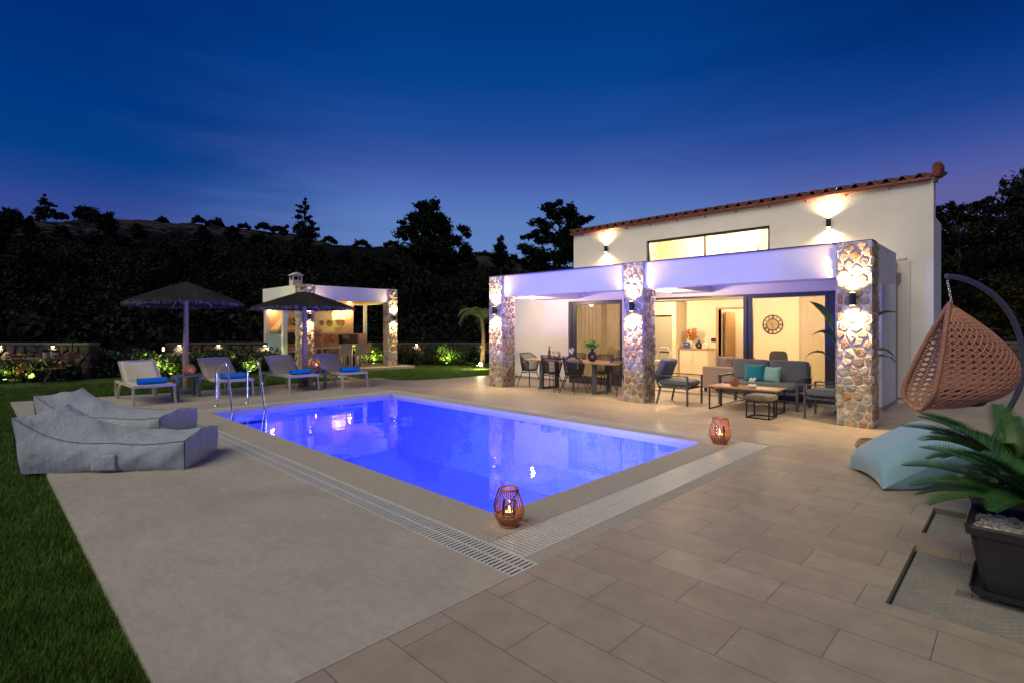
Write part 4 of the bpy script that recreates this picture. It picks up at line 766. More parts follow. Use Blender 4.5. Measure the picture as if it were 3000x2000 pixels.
# strelitzia
t_ = thing('bird_of_paradise_plant', 'tall broad leaved plant in a black pot behind the rightmost pillar', 'potted plant', (-2.35, 11.35, 0))
MB().lathe([(.15, .02), (.20, .30), (.21, .38), (.18, .38), (.17, .33), (.0001, .33)], 20).build('pot', BLACKM, t_); MB().lathe([(.22, 0), (.23, .03), (.2, .03), (.19, .012)], 20).build('saucer', BLACKM, t_)
def broad(t_, base, ang, h, lean, L_, W_, droop, twist=.0):
    ca, sa = math.cos(ang), math.sin(ang); pts = [Vector(base)+Vector((ca*lean*u**1.5, sa*lean*u**1.5, h*u)) for u in [i/6 for i in range(7)]]; m = MB(); m.tube(pts, [.012-.0012*i for i in range(7)], 6)
    p0 = pts[-1]; d = (pts[-1]-pts[-2]).normalized(); sp = []; n = 12; vs = []; p = p0.copy(); side = Vector((-sa, ca, 0)); side = (side*math.cos(twist)+Vector((0, 0, 1))*math.sin(twist)).normalized()
    for i in range(n+1):
        u = i/n; ww = W_*math.sin(math.pi*min(1, .06+u*.97))**.75*(1-.25*u); nrm = side.cross(d).normalized()
        for s_ in (-1, -.5, 0, .5, 1): vs.append(p+side*ww*s_+nrm*abs(s_)*ww*.35*(-1)+nrm*.006*math.sin(17*u*(1+abs(s_))))
        p = p+d*(L_/n); d = (d+Vector((ca*.05, sa*.05, -droop/n))).normalized()
    fs = [(i*5+k, i*5+k+1, (i+1)*5+k+1, (i+1)*5+k) for i in range(n) for k in range(4)]
    q = m.build('stalk', BROADL, t_); MB().add(vs, fs).build('leaf', BROADL, q, smooth=60)
broad(t_, (0, 0, .33), R(215), 1.20, .26, .72, .13, .5, .5); broad(t_, (.02, .02, .33), R(228), .98, .30, .55, .10, 2.0, .3); broad(t_, (0, .03, .33), R(205), .70, .34, .45, .08, 2.2, .2); broad(t_, (0, .03, .33), R(20), 1.25, .30, .6, .09, 1.6, .4); broad(t_, (.03, 0, .33), R(40), .65, .38, .5, .07, 2.2, .2); broad(t_, (0, 0, .33), R(-10), .75, .32, .5, .08, 2.4, .2); broad(t_, (0, .02, .33), R(150), 1.45, .1, .6, .12, .4, .9)

# ================================================================== poolside lanterns
def bamboo_lantern(loc, label, s=1.0, rz=0, light=6):
    t_ = thing('candle_lantern', label, 'lantern', loc, rz, 'bamboo candle lanterns on the coping'); n = 26; m = MB()
    prof = [(.070, .012), (.095, .045), (.118, .095), (.114, .15), (.098, .21), (.078, .262), (.066, .292)]
    for k in range(n):
        a = 2*math.pi*k/n; m.tube([(r_*s*math.cos(a), r_*s*math.sin(a), z*s) for r_, z in prof], .0042*s, 5)
    m.build('ribs', WICKD, t_); m = MB()
    for (r_, z, q) in ((.072, .008, .009), (.112, .085, .004), (.117, .108, .004), (.069, .294, .009)):
        m = MB(); m.tube([(r_*s*math.cos(2*math.pi*k/30), r_*s*math.sin(2*math.pi*k/30), z*s) for k in range(30)], q*s, 6, closed=True); m.build('hoop', WICKD, t_)
    m = MB()
    for k in range(n):
        a = 2*math.pi*k/n; b = 2*math.pi*(k+1)/n; m.tube([(.097*s*math.cos(a), .097*s*math.sin(a), .05*s), (.113*s*math.cos(b), .113*s*math.sin(b), .086*s)], .003*s, 4); m.tube([(.097*s*math.cos(b), .097*s*math.sin(b), .05*s), (.113*s*math.cos(a), .113*s*math.sin(a), .086*s)], .003*s, 4)
    m.build('cross_weave', WICKD, t_); MB().lathe([(.068*s, .004), (.068*s, .014)], 20).build('base', WICKD, t_)
    MB().lathe([(.055*s, .016), (.055*s, .20*s)], 20, close=False).build('glass', CLEAR, t_); MB().lathe([(.032*s, .016), (.032*s, .11*s), (.0001, .113*s)], 14).build('candle', mat('wax', (.7, .6, .45), .6), t_); MB().lathe([(.004, 0), (.010, .014), (.006, .028), (.0001, .045)], 8, (0, 0, .12*s)).build('flame', FLAME, t_)
    lamp('POINT', (0, 0, .15*s), light, (1, .46, .16), .012, t_, name='candle_light')
    pts = []
    for k in range(15):
        u = math.pi*k/14; pts.append((-.082*s*math.cos(u)*1.0-.055*s*math.sin(u), -.10*s*math.sin(u), (.298-.17*math.sin(u))*s))
    MB().tube(pts, .006*s, 6).build('handle', mat('dark_leather', (.05, .02, .02), .6), t_); return t_
bamboo_lantern((-2.99, 3.03, .006), 'copper bamboo candle lantern on the near corner of the coping, casting a long shadow', 1.0, R(20), 1.5)
bamboo_lantern((-3.02, 7.2, .006), 'copper bamboo candle lantern on the far right corner of the coping', 1.18, R(200), 4)

# ================================================================== loungers, tables, umbrellas
def make_lounger():
    t_ = thing('sun_lounger', '', 'sun lounger', (0, 0, 0), 0, 'cream sun loungers lined up behind the pool')  # local x: foot +1, head -1 ; y across
    W_ = .36
    for s_ in (-1, 1):
        y = s_*W_
        m = MB(); m.bar((-.98, y, .37), (.98, y, .385), .04, .055); m.build('side_rail', LFRAME, t_, smooth=0, bevel=.008)
        m = MB(); m.bar((.90, y, .36), (.98, y*1.03, 0), .05, .045, (0, 1, 0)); m.build('front_leg', LFRAME, t_, smooth=0, bevel=.008)
        pts = [(-.30, .36), (-.46, .33), (-.60, .25), (-.70, .12), (-.76, 0)]
        m = MB()
        for a, b in zip(pts[:-1], pts[1:]): m.bar((a[0], y, a[1]), (b[0], y, b[1]), .045, .045, (0, 1, 0))
        m.build('rear_leg', LFRAME, t_, smooth=0); m = MB()
        for a, b in zip([(-.98, .37), (-1.0, .28), (-.99, .13)], [(-1.0, .28), (-.99, .13), (-.96, 0)]): m.bar((a[0], y, a[1]), (b[0], y, b[1]), .04, .04, (0, 1, 0))
        m.build('head_leg', LFRAME, t_, smooth=0)
    m = MB(); m.bar((.97, -W_, .385), (.97, W_, .385), .04, .05); m.build('foot_rail', LFRAME, t_, smooth=0); MB().bar((-.98, -W_, .37), (-.98, W_, .37), .04, .05).build('head_rail', LFRAME, t_, smooth=0)
    m = MB(); n = 8; vs = []
    for i in range(n+1):
        for k in range(n+1): u, v = i/n, k/n; vs.append((-.12+1.08*u, -W_+.02+2*(W_-.02)*v, .405-.02*math.sin(math.pi*v)*math.sin(math.pi*u)))
    m.add(vs, [(i*(n+1)+k, i*(n+1)+k+1, (i+1)*(n+1)+k+1, (i+1)*(n+1)+k) for i in range(n) for k in range(n)]); m.build('seat_sling', SLING, t_, solid=.012)
    # backrest from hinge (-.12) up to (-.80,.80)
    m = MB(); a = Vector((-.12, 0, .405)); b = Vector((-.74, 0, .83)); d = b-a; nr = Vector((-d.z, 0, d.x)).normalized(); vs = []
    for i in range(n+1):
        for k in range(n+1): u, v = i/n, k/n; p = a+d*u+nr*(.018*math.sin(math.pi*v)); vs.append((p.x, -W_+.025+2*(W_-.025)*v, p.z))
    m.add(vs, [(i*(n+1)+k, (i+1)*(n+1)+k, (i+1)*(n+1)+k+1, i*(n+1)+k+1) for i in range(n) for k in range(n)]); bk = m.build('back_sling', SLING, t_, solid=.012)
    m = MB()
    for s_ in (-1, 1): m.bar((a.x, s_*(W_-.015), a.z), (b.x, s_*(W_-.015), b.z), .028, .035, (0, 1, 0))
    m.bar((b.x, -W_+.01, b.z), (b.x, W_-.01, b.z), .03, .035); m.build('back_frame', LFRAME, t_, smooth=0)
    m = MB()
    for s_ in (-1, 1): m.bar((-.48, s_*.25, .60), (-.74, s_*.25, .38), .02, .025, (0, 1, 0))
    m.build('back_strut', LFRAME, t_, smooth=0); return t_
lg0 = make_lounger(); names = ['leftmost cream sun lounger, closest to the bean bags, dappled by a garden light', 'cream sun lounger between the left side table and the pool ladder', 'cream sun lounger left of the second thatched parasol', 'rightmost cream sun lounger, in front of the outdoor kitchen']
LP = [(-13.98, 2.66, 0), (-13.98, 4.25, 0), (-13.98, 5.85, 0), (-13.76, 7.10, R(2))]
tw_l = ['bright blue rolled towel on the leftmost lounger', 'bright blue rolled towel on the lounger behind the pool ladder', 'bright blue rolled towel on the third lounger beside the second parasol', 'bright blue rolled towel on the rightmost lounger before the outdoor kitchen']
tw0 = None
for i, (x, y, a) in enumerate(LP):
    if i == 0: lg0.location = (x, y, 0); lg0['label'] = names[0]
    else: dup(lg0, (x, y, 0), a, names[i])
    if tw0 is None:
        m = MB(); sp = []
        for k in range(40): th = k*.42; r_ = .012+.0034*k*.6; sp.append((r_*math.cos(th), r_*math.sin(th)))
        n = 24; prof = [(.075*math.cos(2*math.pi*k/n)*(1.08), .068*math.sin(2*math.pi*k/n)) for k in range(n)]; vs = []; rows_ = 9
        for j in range(rows_):
            yy = -.25+.5*j/(rows_-1); sc_ = 1-.06*(abs(j-4)/4)**4
            vs += [(p[0]*sc_+.003*math.sin(j*1.7+k_), yy, p[1]*sc_+.068) for k_, p in enumerate(prof)]
        m.add(vs, [(j*n+k, j*n+(k+1) % n, (j+1)*n+(k+1) % n, (j+1)*n+k) for j in range(rows_-1) for k in range(n)]+[tuple(range(n)), tuple(range((rows_-1)*n+n-1, (rows_-1)*n-1, -1))])
        tw0 = m.build('rolled_towel', TOWEL, None); q = MB()
        for yy in (-.252, .252): q.tube([(p[0], yy, p[1]+.068) for p in sp], .006, 4)
        q.build('rolled_edge', mat('towel_edge', (.0, .12, .40), .95), tw0); tw = tw0
    else: tw = copy_tree(tw0)
    tw.location = (x+.72, y+.0, .41); tw.rotation_euler = (0, 0, R((3, -4, 4, -3)[i])); tag(tw, tw_l[i], 'towel', 'blue rolled towels on the loungers')
def side_table(loc, label):
    t_ = thing('side_table', label, 'side table', loc, 0, 'grey side tables under the parasols'); m = MB(); m.box(-.25, -.25, .47, .25, .25, .50)
    m.build('top', mat('slate_resin', (.13, .155, .18), .5, var=.06), t_, smooth=0, bevel=.006)
    for (x, y) in ((-1, -1), (1, -1), (-1, 1), (1, 1)): MB().box(x*.22-.035, y*.22-.03, 0, x*.22+.035, y*.22+.03, .468).build('leg', MATS['slate_resin'], t_, smooth=0, bevel=.005)
    for y in (-.23, .23): MB().box(-.18, y-.012, .42, .18, y+.012, .468).build('apron', MATS['slate_resin'], t_, smooth=0)
    return t_
side_table((-13.98, 3.47, 0), 'grey side table with a glowing wicker ball under the left parasol'); side_table((-13.62, 6.36, 0), 'grey side table under the second parasol between the right loungers')
ball((-13.95, 3.52, .502), .135, 'glowing pink wicker ball lantern on the left side table', WICK, 1.6, 20); ball((-13.60, 6.42, .502), .135, 'glowing pink wicker ball lantern on the right side table', WICK, 2.6, 20)
def thatch(loc, label, r_, zr, za, seed, tilt=(0, 0)):
    random.seed(seed); t_ = thing('thatched_parasol', label, 'parasol', loc, 0, 'thatched parasols on log poles')
    pts = [(.006*math.sin(i*1.3), .006*math.cos(i*.9), za*i/10*.985) for i in range(11)]; MB().tube(pts, [.078-.0035*i+random.uniform(-.003, .003) for i in range(11)], 12).build('pole', POLEW, t_)
    MB().lathe([(.17, 0), (.16, .10), (.08, .16)], 16).build('base', mat('slate_resin', (.13, .155, .18), .5), t_)
    c = bpy.data.objects.new('canopy', None)
    m = MB(); prof = [(.02, za), (r_*.3, za-(za-zr)*.22), (r_*.65, za-(za-zr)*.58), (r_, zr+.02), (r_*.98, zr), (r_*.65, za-(za-zr)*.64), (r_*.3, za-(za-zr)*.32), (.02, za-.06)]; m.lathe(prof, 40, close=False)
    rngl = random
    for ly in range(9):
        n = int(110+ly*26); r1 = r_*(.22+.79*(ly+1)/9); r0 = max(.0, r1-r_*.30)
        for k in range(n):
            a = 2*math.pi*(k+rngl.random())/n; f0, f1 = r0/r_, r1/r_
            z0 = za-(za-zr)*(f0**1.08)+.025; z1 = za-(za-zr)*(f1**1.08)-rngl.uniform(-.015, .03); rr1 = r1*rngl.uniform(.97, 1.04); b = a+rngl.uniform(-.04, .04)
            p0 = Vector((r0*math.cos(a), r0*math.sin(a), z0)); p1 = Vector((rr1*math.cos(b), rr1*math.sin(b), z1+.012)); sd = Vector((-math.sin(a), math.cos(a), 0))*rngl.uniform(.005, .011); mid = p0.lerp(p1, .55)+Vector((0, 0, .02))
            m.add([p0-sd*.5, p0+sd*.5, mid+sd, mid-sd, p1+sd*.6, p1-sd*.6], [(0, 1, 2, 3), (3, 2, 4, 5)])
    q = m.build('thatch', THATCH, t_, smooth=0)
    f = MB()
    for k in range(520):
        a = 6.2832*k/520+rngl.uniform(-.01, .01); rr = r_*rngl.uniform(.95, 1.0); p = Vector((rr*math.cos(a), rr*math.sin(a), zr+.03)); e = p+Vector((math.cos(a)*rngl.uniform(-.01, .05), math.sin(a)*rngl.uniform(-.01, .05), -rngl.uniform(.05, .11))); sd = Vector((-math.sin(a), math.cos(a), 0))*.005; f.add([p-sd, p+sd, e+sd*.5, e-sd*.5], [(0, 1, 2, 3)])
    f.build('fringe', mat('rim_lit_thatch', (.20, .18, .19), .9, var=.3, vscale=30, island=.5), t_, smooth=0); bpy.data.objects.remove(c)  # fringe colour raised above the thatch to show pool light on the rim
    m = MB()
    for k in range(8): a = 2*math.pi*k/8; m.tube([(.04*math.cos(a), .04*math.sin(a), za-.12), (r_*.93*math.cos(a), r_*.93*math.sin(a), zr+.0)], .014, 6)
    m.build('ribs', POLEW, t_); t_.rotation_euler = (tilt[0], tilt[1], 0); return t_
thatch((-14.58, 3.62, 0), 'left thatched parasol on a log pole between the first two loungers', 1.27, 2.16, 2.68, 5, (R(0), R(-1.0))); thatch((-14.05, 6.32, 0), 'right thatched parasol on a log pole in front of the outdoor kitchen', 1.33, 2.10, 2.56, 6, (0, R(-.5)))

# ================================================================== bean bag loungers
def bean(label, c0, c1, wv, foot_h=.315, back_h=.62, seed=1):
    # c0 near foot corner, c1 near back corner (ground), wv width vector to the far side
    random.seed(seed); c0 = Vector((*c0, 0)); c1 = Vector((*c1, 0)); wv = Vector((*wv, 0)); L_ = c1-c0; t_ = thing('bean_bag_lounger', label, 'bean bag', c0); nu, nv, nz = 46, 22, 10
    def hgt(u, v):
        s_ = max(0, (u-.46)/.54); h = foot_h-.02*math.sin(math.pi*min(1, u/.5))+ (back_h-foot_h)*s_**(1.35+1.7*(2*v-1)**2)
        if u > .8: h += .02*(2*abs(v-.5))**3*(u-.8)/.2
        h += .05*math.sin(math.pi*v)*(1-.5*u) + (.09*math.sin(math.pi*v)*(s_**.8)*(1-s_)**.35 if s_ > 0 else 0) - .05*math.sin(math.pi*v)*(s_**3)
        h += .009*math.sin(26*u+5*v+3*math.sin(7*v))*(math.sin(math.pi*v)**.5)+.006*math.sin(40*u*(v+.4)+seed)*(1-u)
        return h
    wl = L_.normalized(); ww = wv.normalized(); vs = []; fs = []
    def P3(u, v, bulge=0): return L_*u+wv*v
    # top
    for i in range(nu+1):
        for k in range(nv+1):
            u, v = i/nu, k/nv; lean = wl*(.10*max(0, (u-.6)/.4)**2); p = L_*u+wv*v+lean; vs.append((p.x, p.y, hgt(u, v)))
    W1 = nv+1; fs = [(i*W1+k, i*W1+k+1, (i+1)*W1+k+1, (i+1)*W1+k) for i in range(nu) for k in range(nv)]
    m = MB(); m.add(vs, fs)
    def wall(edge, outw, n, sd):
        vv = []
        for j in range(nz+1):
            q = j/nz
            for i in range(n+1):
                (u, v) = edge(i/n); lean = wl*(.10*max(0, (u-.6)/.4)**2)*q; e = math.sin(math.pi*i/n)
                b = .07*math.sin(math.pi*q)**.7*(.12+.88*e**.6)+.006*math.sin(31*i/n+7*q+sd)*math.sin(math.pi*q)+.004*math.sin(60*i/n-9*q)
                p = L_*u+wv*v+lean+outw*b; vv.append((p.x, p.y, hgt(u, v)*q))
        return vv, [(j*(n+1)+i, j*(n+1)+i+1, (j+1)*(n+1)+i+1, (j+1)*(n+1)+i) for j in range(nz) for i in range(n)]
    for (ed, ow, n, sd) in ((lambda s_: (s_, 0), -ww, nu, 1), (lambda s_: (1-s_, 1), ww, nu, 2), (lambda s_: (0, 1-s_), -wl, nv, 3), (lambda s_: (1, s_), wl, nv, 4)):
        a, b = wall(ed, ow, n, sd); m.add(a, b)
    # merge via bmesh
    import bmesh
    me = m.mesh('bag_body', BEANM); bm = bmesh.new(); bm.from_mesh(me); bmesh.ops.remove_doubles(bm, verts=bm.verts, dist=.003); bmesh.ops.recalc_face_normals(bm, faces=bm.faces); bm.to_mesh(me); bm.free()
    me.polygons.foreach_set('use_smooth', [True]*len(me.polygons)); me.set_sharp_from_angle(angle=R(62))
    ob = bpy.data.objects.new('bag_body', me); COL.objects.link(ob); ob.parent = t_
    tx = bpy.data.textures.get('crease') or bpy.data.textures.new('crease', 'CLOUDS'); tx.noise_scale = .22; tx.noise_depth = 2
    md = ob.modifiers.new('ss', 'SUBSURF'); md.levels = md.render_levels = 1; md = ob.modifiers.new('d', 'DISPLACE'); md.texture = tx; md.strength = .035; md.texture_coords = 'LOCAL'
    m = MB()
    def line(pts): m.tube([(p.x, p.y, p.z) for p in pts], .003, 5)
    def tp(u, v, q=1, o=Vector((0, 0, 0))):
        p = L_*u+wv*v+wl*(.10*max(0, (u-.6)/.4)**2)*q+o; return Vector((p.x, p.y, hgt(u, v)*q))
    line([tp(i/40, 0)-ww*.008+Vector((0, 0, .004)) for i in range(41)]); line([tp(0, i/20)-wl*.008+Vector((0, 0, .004)) for i in range(21)]); line([tp(i/40, 1)+ww*.008+Vector((0, 0, .004)) for i in range(41)]); line([tp(0, 0, q/6)-ww*.012-wl*.012 for q in range(7)]); line([tp(1, 0, q/6)-ww*.012+wl*.006 for q in range(7)])
    m.build('piping', SEAM, t_)
    m = MB(); vv = []
    for j in range(9):
        for i in range(11):
            a, q = i/10, j/8; u = .40+.15*a; p = L_*u-ww*(.074+.014*math.sin(math.pi*a)*math.sin(math.pi*q)**.5+.006*math.sin(20*a+14*q)); vv.append((p.x, p.y, .03+.18*q-.012*math.sin(math.pi*a)*(q)))
    m.add(vv, [(j*11+i, j*11+i+1, (j+1)*11+i+1, (j+1)*11+i) for j in range(8) for i in range(10)]); m.build('side_pocket', BEANM, t_, solid=.006); return t_
bean('grey bean bag lounger nearest the camera, lying half on the lawn edge', (-6.81, 1.67), (-7.87, .37), (-.70, .55), seed=1)
bean('grey bean bag lounger just behind the nearer one', (-8.83, 1.86), (-10.15, .68), (-.55, .62), seed=2)

# ================================================================== hanging egg chair
EC = Vector((-.56, 8.55, 0)); Fv = Vector((math.cos(R(134.3)), math.sin(R(134.3)), 0)); Rv = Vector((Fv.y, -Fv.x, 0))
t_ = thing('hanging_chair', 'woven blush wicker hanging egg chair on a curved dark stand', 'hanging chair', EC); rel = lambda s_, z, dd=0: Rv*(s_)+Fv*dd+Vector((0, 0, z))
d0 = EC.dot(Fv); s0 = EC.dot(Rv)
def pz(px, py, dd=0.0): d = d0+dd; return Rv*((px-1176)/1209*d-s0)+Fv*dd+Vector((0, 0, 1.6-(py-752)/1209*d))
arc = [pz(2173, 634), pz(2215, 641), pz(2258, 661), pz(2298, 693), pz(2328, 737), pz(2346, 790), pz(2351, 840), pz(2341, 890), pz(2322, 930), pz(2298, 975), pz(2275, 1020), pz(2250, 1046)]
sm = []
for i in range(len(arc)-1):
    p0, p1, p2, p3 = arc[max(i-1, 0)], arc[i], arc[i+1], arc[min(i+2, len(arc)-1)]
    for k in range(4): u = k/4; sm.append(.5*((2*p1)+(-p0+p2)*u+(2*p0-5*p1+4*p2-p3)*u*u+(-p0+3*p1-3*p2+p3)*u**3))
sm.append(arc[-1]); STD = mat('navy_powder_tube', (.05, .06, .10), .35); MB().tube(sm, .032, 14).build('stand_arc', STD, t_)
bc = Vector((0, 0, .03)); MB().tube([bc+Rv*.5*math.cos(2*math.pi*k/36)+Fv*.5*math.sin(2*math.pi*k/36) for k in range(36)], .025, 10, closed=True).build('base_ring', STD, t_)
m = MB(); m.tube([bc-Fv*.5, bc+Fv*.5], .022); m.tube([bc-Rv*.5, bc+Rv*.5], .022); m.build('base_bars', STD, t_)
top = pz(2186, 697); hk = pz(2176, 645); m = MB(); nl = 8
for k in range(nl):
    c = hk.lerp(top, (k+.5)/nl); ax = (top-hk).normalized(); sd = Rv if k % 2 else Fv; Lk_ = (top-hk).length/nl*.72
    m.tube([c+ax*Lk_*math.cos(a)+sd*.012*math.sin(a) for a in [2*math.pi*i/12 for i in range(12)]], .004, 5, closed=True)
m.build('chain', STEEL, t_)
# basket: opening plane through the apex slants out to the lower left
zt, zb = top.z, pz(2110, 942).z; Hc = zt-zb; on = (-Rv*.956+Fv*.292).normalized(); wv_ = Vector((-on.y, on.x, 0))
def rimn(s_): return .02+.40*s_**.85-.06*max(0, (s_-.88)/.12)**2
def hw(s_): return .44*(math.sin(math.pi*min(1, s_)**.95*.5)**1.0)*(1 if s_ < .72 else math.sqrt(max(0, 1-((s_-.72)/.28)**2)))
def dep(s_):
    if s_ < .68: return .96*math.sin(math.pi/2*(s_/.68))**.92
    return .96*math.sqrt(max(0.0, 1-((s_-.68)/.345)**2))
def sh(s_, ph):
    s_ = min(max(s_, 0), 1); n_ = rimn(s_)-dep(s_)*math.sin(ph); zc = zt-Hc*(s_**.93); w_ = -hw(s_)*math.cos(ph)*(1+.12*math.sin(ph)); return Vector((top.x, top.y, 0))+on*n_+wv_*w_+Vector((0, 0, zc+.035*math.sin(ph)*s_**6))
m = MB(); NS, NP = 36, 50
def ssp(j): return (j/NS)**.9
for j in range(NS):
    for i in range(NP+1):
        if (i+j) % 2 == 0:
            p = sh(ssp(j), math.pi*i/NP)
            for di in (-1, 1):
                if 0 <= i+di <= NP: q = sh(ssp(j+1), math.pi*(i+di)/NP); m.tube([p, (p+q)/2, q], .0105, 5, caps=False)
        if (i+j) % 2 == 0 and i+2 <= NP and j > 0 and j % 2 == 0:
            m.tube([sh(ssp(j), math.pi*i/NP), sh(ssp(j), math.pi*(i+1)/NP), sh(ssp(j), math.pi*(i+2)/NP)], .0105, 5, caps=False)
m.build('woven_basket', WICK, t_)
m = MB(); rim = [sh(k/40, 0) for k in range(41)]+[sh(k/40, math.pi) for k in range(39, 0, -1)]; m.tube(rim, .026, 8, closed=True)
for q in range(len(rim)*2):
    a = rim[(q//2) % len(rim)]; b = rim[(q//2+1) % len(rim)]; p = a.lerp(b, .5*(q % 2)); d = (b-a).normalized(); u = d.orthogonal().normalized(); v = d.cross(u); m.tube([p+(u*math.cos(x)+v*math.sin(x))*.027+d*.012*x/3.14 for x in [i*.9 for i in range(8)]], .006, 4, caps=False)
m.build('rim', WICK, t_)
pc = Vector((top.x, top.y, zb+.17))-on*.06; tag(MB().cushion(EC+pc, .50, .5, .20, .5, 12, (0, 0, R(20))).build('seat_cushion', mat('charcoal_fabric', (.03, .032, .038), .9, var=.1), None), 'charcoal round cushion inside the hanging egg chair', 'cushion')

# ================================================================== floor cushion, basket ring, planters
m = MB(); A = Vector((-1.47, 6.98, .02)); B_ = Vector((-1.0, 6.21, .02)); Cc = Vector((-.72, 7.46, .50)); e1 = B_-A; e2 = Cc-A; nn = e1.cross(e2).normalized(); n = 22; vs = []; fs = []
for side in (1, -1):
    for i in range(n+1):
        for k in range(n+1):
            u, v = 2*i/n-1, 2*k/n-1; h = ((1-u**4)*(1-v**4))**.5; pu = u*(1-.13*(1-abs(u))*0-.12*(1-v*v*.0)*(1-abs(v)**2)*abs(u)**3); pv = v*(1-.12*(1-abs(u)**2)*abs(v)**3)
            wr_ = .007*math.sin(19*v+3*u+2*math.sin(5*v))*(max(0, abs(u)-.65)/.35)*(1-abs(u))*6+.007*math.sin(17*u+2*math.sin(6*u))*(max(0, abs(v)-.65)/.35)*(1-abs(v))*6
            p = A+e1*(pu+1)/2*1.0+e2*(pv+1)/2+nn*(side*.24*h+wr_*side); vs.append((p.x, p.y, max(p.z, .006)))
for sd in (0, 1):
    for i in range(n):
        for k in range(n): q = [sd*(n+1)**2+i*(n+1)+k, sd*(n+1)**2+(i+1)*(n+1)+k, sd*(n+1)**2+(i+1)*(n+1)+k+1, sd*(n+1)**2+i*(n+1)+k+1]; fs.append(tuple(q if sd == 0 else q[::-1]))
m.add(vs, fs); tag(m.build('floor_cushion', SKY_CUSH, None, smooth=75, subsurf=1), 'large sky blue velvet floor cushion on the tiles before the planters', 'floor cushion')
t_ = thing('wicker_pouf', 'natural wicker ring basket half hidden behind the sky blue cushion', 'basket', (-1.38, 8.05, 0)); m = MB()
for k in range(7): r_ = .17+.035*math.sin(math.pi*k/6); m.tube([(r_*math.cos(2*math.pi*i/28), r_*math.sin(2*math.pi*i/28), .02+.022*k) for i in range(28)], .013, 6, closed=True)
m.build('coils', mat('natural_wicker', (.42, .24, .11), .6, var=.3, vscale=40), t_); MB().lathe([(.17, .005), (.19, .09), (.17, .15)], 20).build('core', mat('wicker_inside', (.15, .08, .04), .9), t_)
def cycad(loc, label, seed, n=30, L0=.72, extra=()):
    random.seed(seed); t_ = thing('cycad', label, 'cycad palm', loc, 0, 'cycad palms in the planters'); MB().lathe([(.07, 0), (.09, .05), (.085, .12), (.04, .16)], 12).build('trunk', mat('cycad_trunk', (.07, .04, .02), .95, var=.5, vscale=30, bump=1, bscale=40), t_)
    fr_list = [(2*math.pi*k/n*1.0+random.uniform(-.15, .15), random.uniform(.25, 1.15), L0*random.uniform(.7, 1.0)) for k in range(n)]+list(extra)
    for (a, el, L_) in fr_list:
        ca, sa = math.cos(a), math.sin(a); p = Vector((ca*.03, sa*.03, .13)); th = el; pts = [p.copy()]; dirs = []; ns_ = 24
        for i in range(ns_): d = Vector((ca*math.cos(th), sa*math.cos(th), math.sin(th))); dirs.append(d); p = p+d*L_/ns_; pts.append(p.copy()); th -= .62/ns_*(1+.8*i/ns_)
        m = MB(); m.tube(pts[::3]+[pts[-1]], [.006*(1-.8*i/12) for i in range(len(pts[::3])+1)], 5); side = Vector((-sa, ca, 0))
        for i in range(2, ns_+1):
            for sub in (0, .5):
                u = (i+sub)/ns_
                if u > 1: continue
                d = dirs[min(i-1, ns_-1)]; q = pts[min(i, ns_)]+d*sub*L_/ns_; nr = side.cross(d).normalized(); nr = nr if nr.z > 0 else -nr; ll = .155*math.sin(math.pi*min(1, .10+.86*u))**.6*(L_/.72)
                for s_ in (-1, 1):
                    dv = (side*s_*.80+d*.50+nr*.30).normalized(); wv2 = d*.0058; e = q+dv*ll; md_ = q+dv*ll*.5-nr*.004; m.add([q-wv2, q+wv2, md_+wv2, md_-wv2, e], [(0, 1, 2, 3), (3, 2, 4)])
        m.build('frond', FROND, t_, smooth=0)
    return t_
def planter(loc, label, w_=.50, d_=.52, h=.40, rz=0):
    t_ = thing('planter', label, 'planter', loc, rz, 'black planters with white pebbles'); m = MB()
    def ring(z, e, c=.03):
        x, y = w_/2*e, d_/2*e; return [(x, y-c, z), (x-c, y, z), (-x+c, y, z), (-x, y-c, z), (-x, -y+c, z), (-x+c, -y, z), (x-c, -y, z), (x, -y+c, z)]
    rs = [(.03, .74), (h-.06, .93), (h-.055, 1.0), (h-.01, 1.02), (h, 1.0), (h-.002, .93), (h-.05, .91)]; vs = []
    for z, e in rs: vs += ring(z, e)
    m.add(vs, [(j*8+i, j*8+(i+1) % 8, (j+1)*8+(i+1) % 8, (j+1)*8+i) for j in range(len(rs)-1) for i in range(8)]+[tuple(range(8))]); m.build('pot', POTM, t_, smooth=30)
    m = MB(); vs = []; 
    for z, e in ((.004, .90), (.045, .95), (.045, .93), (.012, .88)): vs += ring(z, e)
    m.add(vs, [(j*8+i, j*8+(i+1) % 8, (j+1)*8+(i+1) % 8, (j+1)*8+i) for j in range(3) for i in range(8)]+[tuple(range(8)), tuple(range(31, 23, -1))]); m.build('saucer', POTM, t_, smooth=30)
    MB().box(-w_*.45, -d_*.45, h-.12, w_*.45, d_*.45, h-.065).build('soil', SOIL, t_, smooth=0)
    m = MB()
    for k in range(420):
        x, y = random.uniform(-.44, .44)*w_, random.uniform(-.44, .44)*d_; m.cushion((x, y, h-.058+random.uniform(0, .018)), random.uniform(.03, .055), random.uniform(.02, .035), random.uniform(.016, .028), .8, 3, (random.uniform(-.3, .3), random.uniform(-.3, .3), random.uniform(0, 3.1)))
    m.build('pebbles', PEB, t_, smooth=80)['kind'] = 'stuff'; return t_
planter((.02, 4.44, .002), 'near black planter with white pebbles standing across the hatch cover', .56, .56, .42)
planter((-.10, 5.72, .002), 'far black planter behind the first one at the right edge', .50, .50, .40)
cycad((.10, 4.46, .37), 'cycad palm in the near planter with long fronds reaching left', 11, 28, .66, [(R(200), .5, .66), (R(215), .4, .62), (R(180), .6, .70), (R(160), .75, .70)])
cycad((-.08, 5.74, .35), 'cycad palm in the far planter, under the hanging chair', 12, 30, .68, [(R(185), .75, .72), (R(150), .8, .72), (R(220), .7, .7), (R(200), 1.0, .7)])
